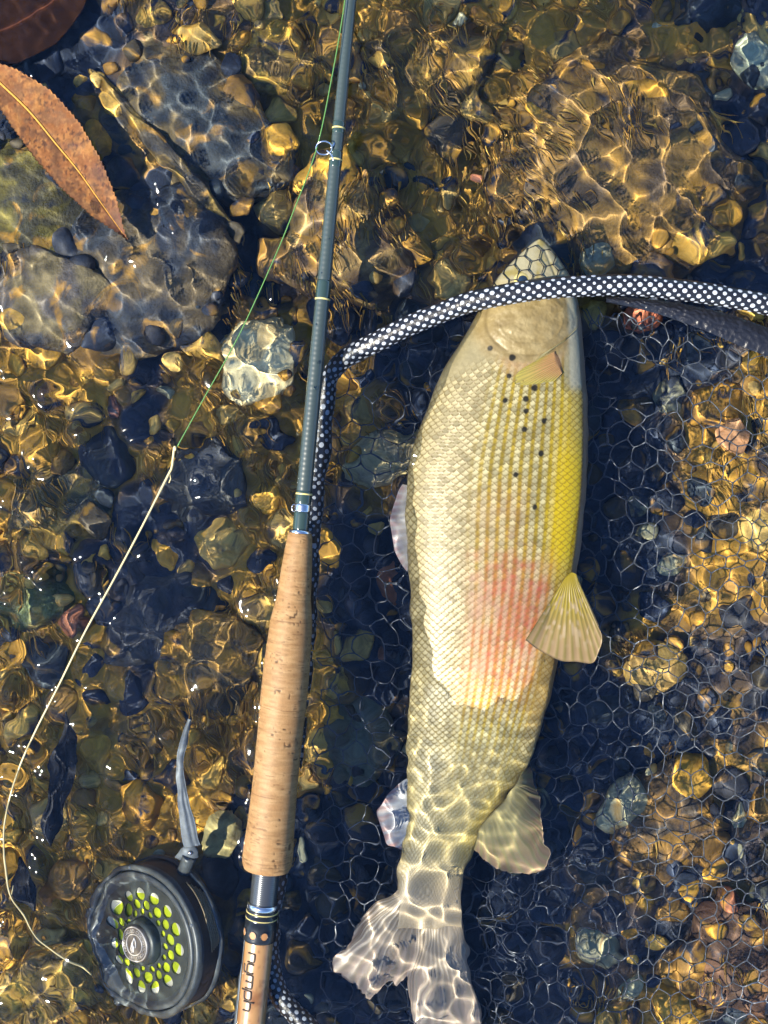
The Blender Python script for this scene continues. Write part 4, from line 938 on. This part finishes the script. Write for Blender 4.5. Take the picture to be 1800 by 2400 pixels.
# leaping fish emblem
emboss('fish_emblem', [blob([(-.16, -.50), (-.06, -.2), (-.10, .05), (0.02, .28), (.06, .46)], [.05, .08, .10, .10, .10, .10, .09, .08, .07, .06, .05, .03]),
                       blob([(.06, .46), (.16, .2), (.17, -.1), (.14, -.2)], .04), blob([(-.22, -.42), (-.26, -.2), (-.18, -.02)], .035), blob([(-.02, -.48), (0, -.3), (.02, -.12)], .035)])
fc = bpy.data.curves.new('medallion_text', 'FONT')
lets = []
txt = 'PAERT CHAELLO CSSC AVIRCTORII 181'
for k, ch in enumerate(txt):
    if ch == ' ': continue
    a = R(212 - k * 10.2); fc.body = ch; fc.size = .26; fc.align_x = 'CENTER'; fc.extrude = .012
    to = bpy.data.objects.new('medallion_text', fc); COL.objects.link(to); bpy.context.view_layer.update()
    me = bpy.data.meshes.new_from_object(to.evaluated_get(bpy.context.evaluated_depsgraph_get())); bpy.data.objects.remove(to)
    tv = np.array([v.co[:] for v in me.vertices]); tf = [np.array(p.vertices[:]) for p in me.polygons]; bpy.data.meshes.remove(me)
    if len(tv) == 0: continue
    rx_, ry_ = tv[:, 0], tv[:, 1] + .755; ca_, sa_ = math.cos(a - math.pi / 2), math.sin(a - math.pi / 2)
    lets.append((RL(rx_ * ca_ - ry_ * sa_, rx_ * sa_ + ry_ * ca_, tv[:, 2] + .668), tf))
V, F = join(lets); obj('medallion_lettering', V, F, M['pewter_light'], cap, smooth=False)['kind'] = 'stuff'
rlathe([(.09, .655), (.06, .675), (0, .675)], 'medallion_pin', M['ink'], cap, n=12, cx=.85 * math.cos(R(215)), cyy=.85 * math.sin(R(215)))
# cage behind the face
cage = rlathe([(4.55, -.45), (4.58, -.8), (4.50, -1.9), (4.55, -2.3), (4.40, -2.45), (.5, -2.5), (0, -2.5)], 'cage', M['reel_side'])
rlathe([(4.60, -1.75), (4.72, -1.8), (4.74, -2.1), (4.62, -2.2)], 'rear_ring', M['reel'])
for k in range(7):
    pts = [RL(4.6 * math.cos(R(a)), 4.6 * math.sin(R(a)), -1.15 - .14 * k) for a in np.linspace(-4 + k, 52 - 3 * k, 16)]
    obj('wound_coil', *tube(np.array(pts), .055, 6, up=tuple(nrm)), M['dull_line'], reel)
for a in (160, 232, 100, 20):
    x, y = 4.44 * math.cos(R(a)), 4.44 * math.sin(R(a)); rlathe([(.12, .0), (.10, .07), (.0, .09)], 'rivet', M['foot'], n=14, cx=x, cyy=y)
for a in (165, 238):
    x, y = 4.72 * math.cos(R(a)), 4.72 * math.sin(R(a)); rlathe([(.26, -.35), (.26, -.08), (.20, -.02), (0, -.02)], 'frame_lug', M['reel'], n=18, cx=x, cyy=y)
# foot: long curved blade with a raised spine, and its bracket
fp = [(444, 1683), (432, 1722), (425, 1770), (422, 1815), (427, 1855), (433, 1895), (440, 1930), (447, 1965), (452, 1982)]
fw = [.14, .20, .23, .23, .25, .30, .37, .44, .47]; zf_ = [-2.0, -1.9, -1.8, -1.7, -1.65, -1.6, -1.6, -1.6, -1.7]
P = catmull(np.array([W(x, y, z_) for (x, y), z_ in zip(fp, zf_)]), 60); hwid = np.interp(np.linspace(0, 1, 60), np.linspace(0, 1, 9), fw)
T, N, B = frames(P); us = np.linspace(-1, 1, 13)
Vt = P[:, None] + N[:, None] * (us[None, :, None] * hwid[:, None, None]) + np.array([0, 0, 1.0]) * (.16 * (1 - us[None, :, None] ** 2) - .10 * np.exp(-((us[None, :, None] + .35) / .18) ** 2) * ss(.5, .62, np.linspace(0, 1, 60))[:, None, None])
lo = Vt.copy(); lo[..., 2] -= .14; n = 60 * 13; i = np.arange(n).reshape(60, 13); lp = np.concatenate([i[0], i[1:, -1], i[-1, -2::-1], i[-2:0:-1, 0]]); l2 = np.roll(lp, -1)
foot = obj('reel_foot', np.concatenate([Vt.reshape(-1, 3), lo.reshape(-1, 3)]), [gridf(60, 13)[:, ::-1], gridf(60, 13) + n, np.stack([lp, lp + n, l2 + n, l2], -1)], M['foot'], reel)
br = [(408, 2010, -2.3), (425, 1990, -2.05), (440, 1980, -1.85), (455, 1978, -1.8), (463, 1992, -1.9), (465, 2008, -2.1), (440, 2012, -2.3), (420, 2016, -2.5)]
top = np.array([W(a, b, c_) for a, b, c_ in br]); lo = top - np.array([0, 0, .25]); k = len(br)
bkt = obj('foot_bracket', np.concatenate([top, lo, [top.mean(0) + np.array([0, 0, .15])]]), [np.array([[a, (a + 1) % k, 2 * k] for a in range(k)]), np.array([[a, a + k, (a + 1) % k + k, (a + 1) % k] for a in range(k)])], M['foot'], reel)
Vd, Fd = ico(2); obj('rivet', Vd * np.array([.12, .14, .08]) + W(447, 1997, -1.82), Fd, M['steel'], bkt)
V, F = tube(catmull(np.array([W(445, 2005, -2.2), W(435, 2030, -2.6), W(420, 2060, -3.0)]), 10), [.45] * 10, 12); obj('foot_stem', V, F, M['reel'], reel)

# ------------------------------------------------------------------ fishing line
line = thing('fishing_line', 'thin line running from the rod guide through a knot to the reel', 'fishing line', tuple(W(408, 1052, .15)))
gp = [W(812, -40, 1.75), W(805, 25, 1.75), W(780, 170, 1.75), W(743, 345, 1.6), W(690, 490, 1.35), W(640, 612, 1.1), W(560, 786, .75), W(480, 930, .45), W(416, 1046, .22)]
V, F = tube(catmull(np.array(gp), 160), .036, 8); obj('leader', V, F, M['green_line'], line)
pp = [(408, 1052, .20), (406, 1072, .16), (402, 1098, .15), (392, 1118, .15), (330, 1240, .13), (266, 1360, .12), (200, 1480, .12), (140, 1602, .10), (85, 1710, .06), (45, 1800, .0), (18, 1890, -.15), (9, 1960, -.3), (14, 2040, -.45), (26, 2100, -.55),
      (52, 2140, -.7), (75, 2180, -.8), (110, 2218, -.95), (160, 2250, -1.2), (195, 2266, -1.6), (216, 2281, -2.3)]
V, F = tube(catmull(np.array([W(a, b, c_) for a, b, c_ in pp]), 260), np.interp(np.linspace(0, 1, 260), [0, .06, .1, 1], [.075, .07, .062, .056]), 8); obj('main_line', V, F, M['pale_line'], line)
Vd, Fd = ico(3); obj('knot', Vd * np.array([.11, .16, .10]) + W(410, 1051, .2), Fd, M['pale_line'], line)
for q in ([(398, 1108), (400, 1122), (396, 1132)], [(28, 2095), (32, 2075)]):
    V, F = tube(np.array([W(a, b, .12 if a > 100 else -.5) for a, b in q]), .03, 6); obj('tag_end', V, F, M['pale_line'], line)

# ------------------------------------------------------------------ leaves and dark sheets
def leaf(name, label, mid, wl, wr, z0, zt, serr, colour, seed, curl=.14, nl=200, nw=41, lm='leaf'):
    P = catmull(np.array([(a, b, 0) for a, b in mid]), nl)[:, :2]; T = np.gradient(P, axis=0); T /= np.linalg.norm(T, axis=1)[:, None]; N = np.stack([-T[:, 1], T[:, 0]], -1)
    t = np.linspace(0, 1, nl); a = np.interp(t, np.linspace(0, 1, len(wl)), wl); b = np.interp(t, np.linspace(0, 1, len(wr)), wr)
    a = _sm(a, 6); b = _sm(b, 6)
    teeth = serr * (np.mod(t * 46, 1)); a = np.maximum(a - teeth * (a > 3), .3); b = np.maximum(b - teeth * (b > 3), .3)
    u = np.linspace(-1, 1, nw)
    off = np.where(u[None] < 0, u[None] * a[:, None], u[None] * b[:, None])
    PXl = P[:, 0:1] + N[:, 0:1] * off; PYl = P[:, 1:2] + N[:, 1:2] * off
    TT = t[:, None] + 0 * u; U = u[None] + 0 * TT
    lat_ = np.mod(TT * 13 - np.abs(U) * 1.6, 1); vein = np.exp(-((lat_ - .5) / .045) ** 2)
    z = z0 + (zt - z0) * TT ** 2 + curl * np.abs(U) ** 1.6 - .06 * np.exp(-(U / .05) ** 2) + .012 * vein + .16 * (fbm(PXl / 40, PYl / 40, seed) - .5)
    top = W(PXl, PYl, z); lo = top.copy(); lo[..., 2] -= .03
    cc = colour(TT, U, vein, PXl, PYl)
    n = nl * nw; i = np.arange(n).reshape(nl, nw); lp = np.concatenate([i[0], i[1:, -1], i[-1, -2::-1], i[-2:0:-1, 0]]); l2 = np.roll(lp, -1)
    loc = W(*mid[len(mid) // 2], z0)
    lf = thing(name, label, 'leaf', tuple(loc))
    obj('blade', np.concatenate([top.reshape(-1, 3), lo.reshape(-1, 3)]), [gridf(nl, nw), gridf(nl, nw)[:, ::-1] + n, np.stack([lp, l2, l2 + n, lp + n], -1)], M[lm], lf, col=np.clip(np.concatenate([cc.reshape(-1, 3)] * 2), .004, .9))
    mp = W(P[:, 0], P[:, 1], z[:, nw // 2] + .03)
    V, F = tube(mp[:-6], np.interp(t[:-6], [0, 1], [.09, .02]), 6)
    obj('midrib', V, F, M[lm], lf, col=np.tile(colour.rib, (len(V), 1)))
    return lf
def brown(TT, U, vein, x, y):
    n1 = fbm(x / 22, y / 22, 81); n2 = fbm(x / 7, y / 7, 82, 3); n3 = vnoise(x / 5.0, y / 5.0, 83)
    c_ = mixc((.40, .185, .055), (.26, .105, .035), ss(.30, .62, n1 + .14 * (U > 0)))
    c_ = mixc(c_, (.50, .27, .09), ss(.55, .75, n2) * .45); c_ = mixc(c_, (.45, .20, .04), np.exp(-(U / .08) ** 2) * .7)
    c_ = mixc(c_, (.20, .08, .03), vein * .10)
    c_ = mixc(c_, (.055, .025, .018), ss(.62, .76, n3) * ss(.36, .56, fbm(x / 40, y / 40, 84)) * .85)
    dark = np.exp(-(((x - 228) / 22) ** 2 + ((y - 405) / 24) ** 2)) + np.exp(-(((x - 268) / 26) ** 2 + ((y - 515) / 30) ** 2)) + np.exp(-(((x - 175) / 22) ** 2 + ((y - 340) / 8) ** 2)) * .8 + ss(.9, 1, TT) * .6
    c_ = mixc(c_, (.075, .035, .045), np.clip(dark, 0, 1) * .8); c_ = mixc(c_, (.16, .085, .045), ss(.46, .66, fbm(x / 15 + 2, y / 15, 88, 5)) * .6)
    c_ = mixc(c_, (.13, .06, .03), ss(.42, .66, fbm(x / 26 + 7, y / 26, 86)) * .7 * (.35 + .65 * (U > -.05)))
    return c_ * np.array([.70, .67, .68])
brown.rib = (.50, .26, .05)
leaf('leaf', 'orange brown willow leaf with a toothed edge floating at the upper left', [(-70, 130), (0, 194), (70, 262), (130, 335), (185, 402), (240, 480), (298, 562)], [2, 50, 72, 76, 60, 38, 1], [2, 38, 58, 63, 60, 39, 1], .18, .02, 4.5, brown, 4)
def wine(TT, U, vein, x, y):
    c_ = mixc((.014, .006, .004), (.030, .012, .005), fbm(x / 30, y / 30, 91)); c_ = mixc(c_, (.09, .03, .015), np.exp(-(U / .05) ** 2) * .7)
    return mixc(c_, (.012, .005, .006), vein * .5)
wine.rib = (.14, .05, .025)
leaf('leaf', 'dark wine red wet leaf in the top left corner', [(-160, 130), (-60, 92), (20, 66), (100, 20), (170, -40), (220, -90)], [5, 75, 95, 95, 80, 2], [5, 70, 85, 85, 60, 2], -.9, -1.0, 2, wine, 9, curl=-.1, lm='wet_leaf_shape')
def dark_sheet(TT, U, vein, x, y):  # blackish tone of the leaf-shaped sheets on the bed
    c_ = mixc((.016, .018, .026), (.034, .036, .042), fbm(x / 24, y / 24, 95)); return mixc(c_, (.045, .045, .05), vein * .4)
dark_sheet.rib = (.03, .03, .035)
leaf('leaf', 'blackish leaf-shaped sheet sunk on the pebbles near the left edge', [(160, 1665), (160, 1720), (148, 1790), (138, 1850), (126, 1910), (118, 1980)], [2, 24, 32, 30, 18, 1], [2, 20, 30, 30, 20, 1], -3.2, -3.2, 1, dark_sheet, 12, curl=-.25, lm='wet_leaf_shape')
def dark_sheet2(TT, U, vein, x, y): return dark_sheet(TT, U, vein, x, y)
dark_sheet2.rib = (.03, .03, .035)
leaf('leaf', 'small dark sheet sunk below the blackish one by the line bend', [(35, 2010), (50, 2050), (62, 2090), (80, 2135)], [8, 26, 28, 4], [8, 28, 26, 4], -4.2, -4.1, 1, dark_sheet2, 13, curl=-.2, nl=80, nw=21, lm='wet_leaf_shape')

# everything that can lie in the water's light receives it
for o in sc.objects:
    if o.type == 'MESH' and o is not water: o.cycles.is_caustics_receiver = True
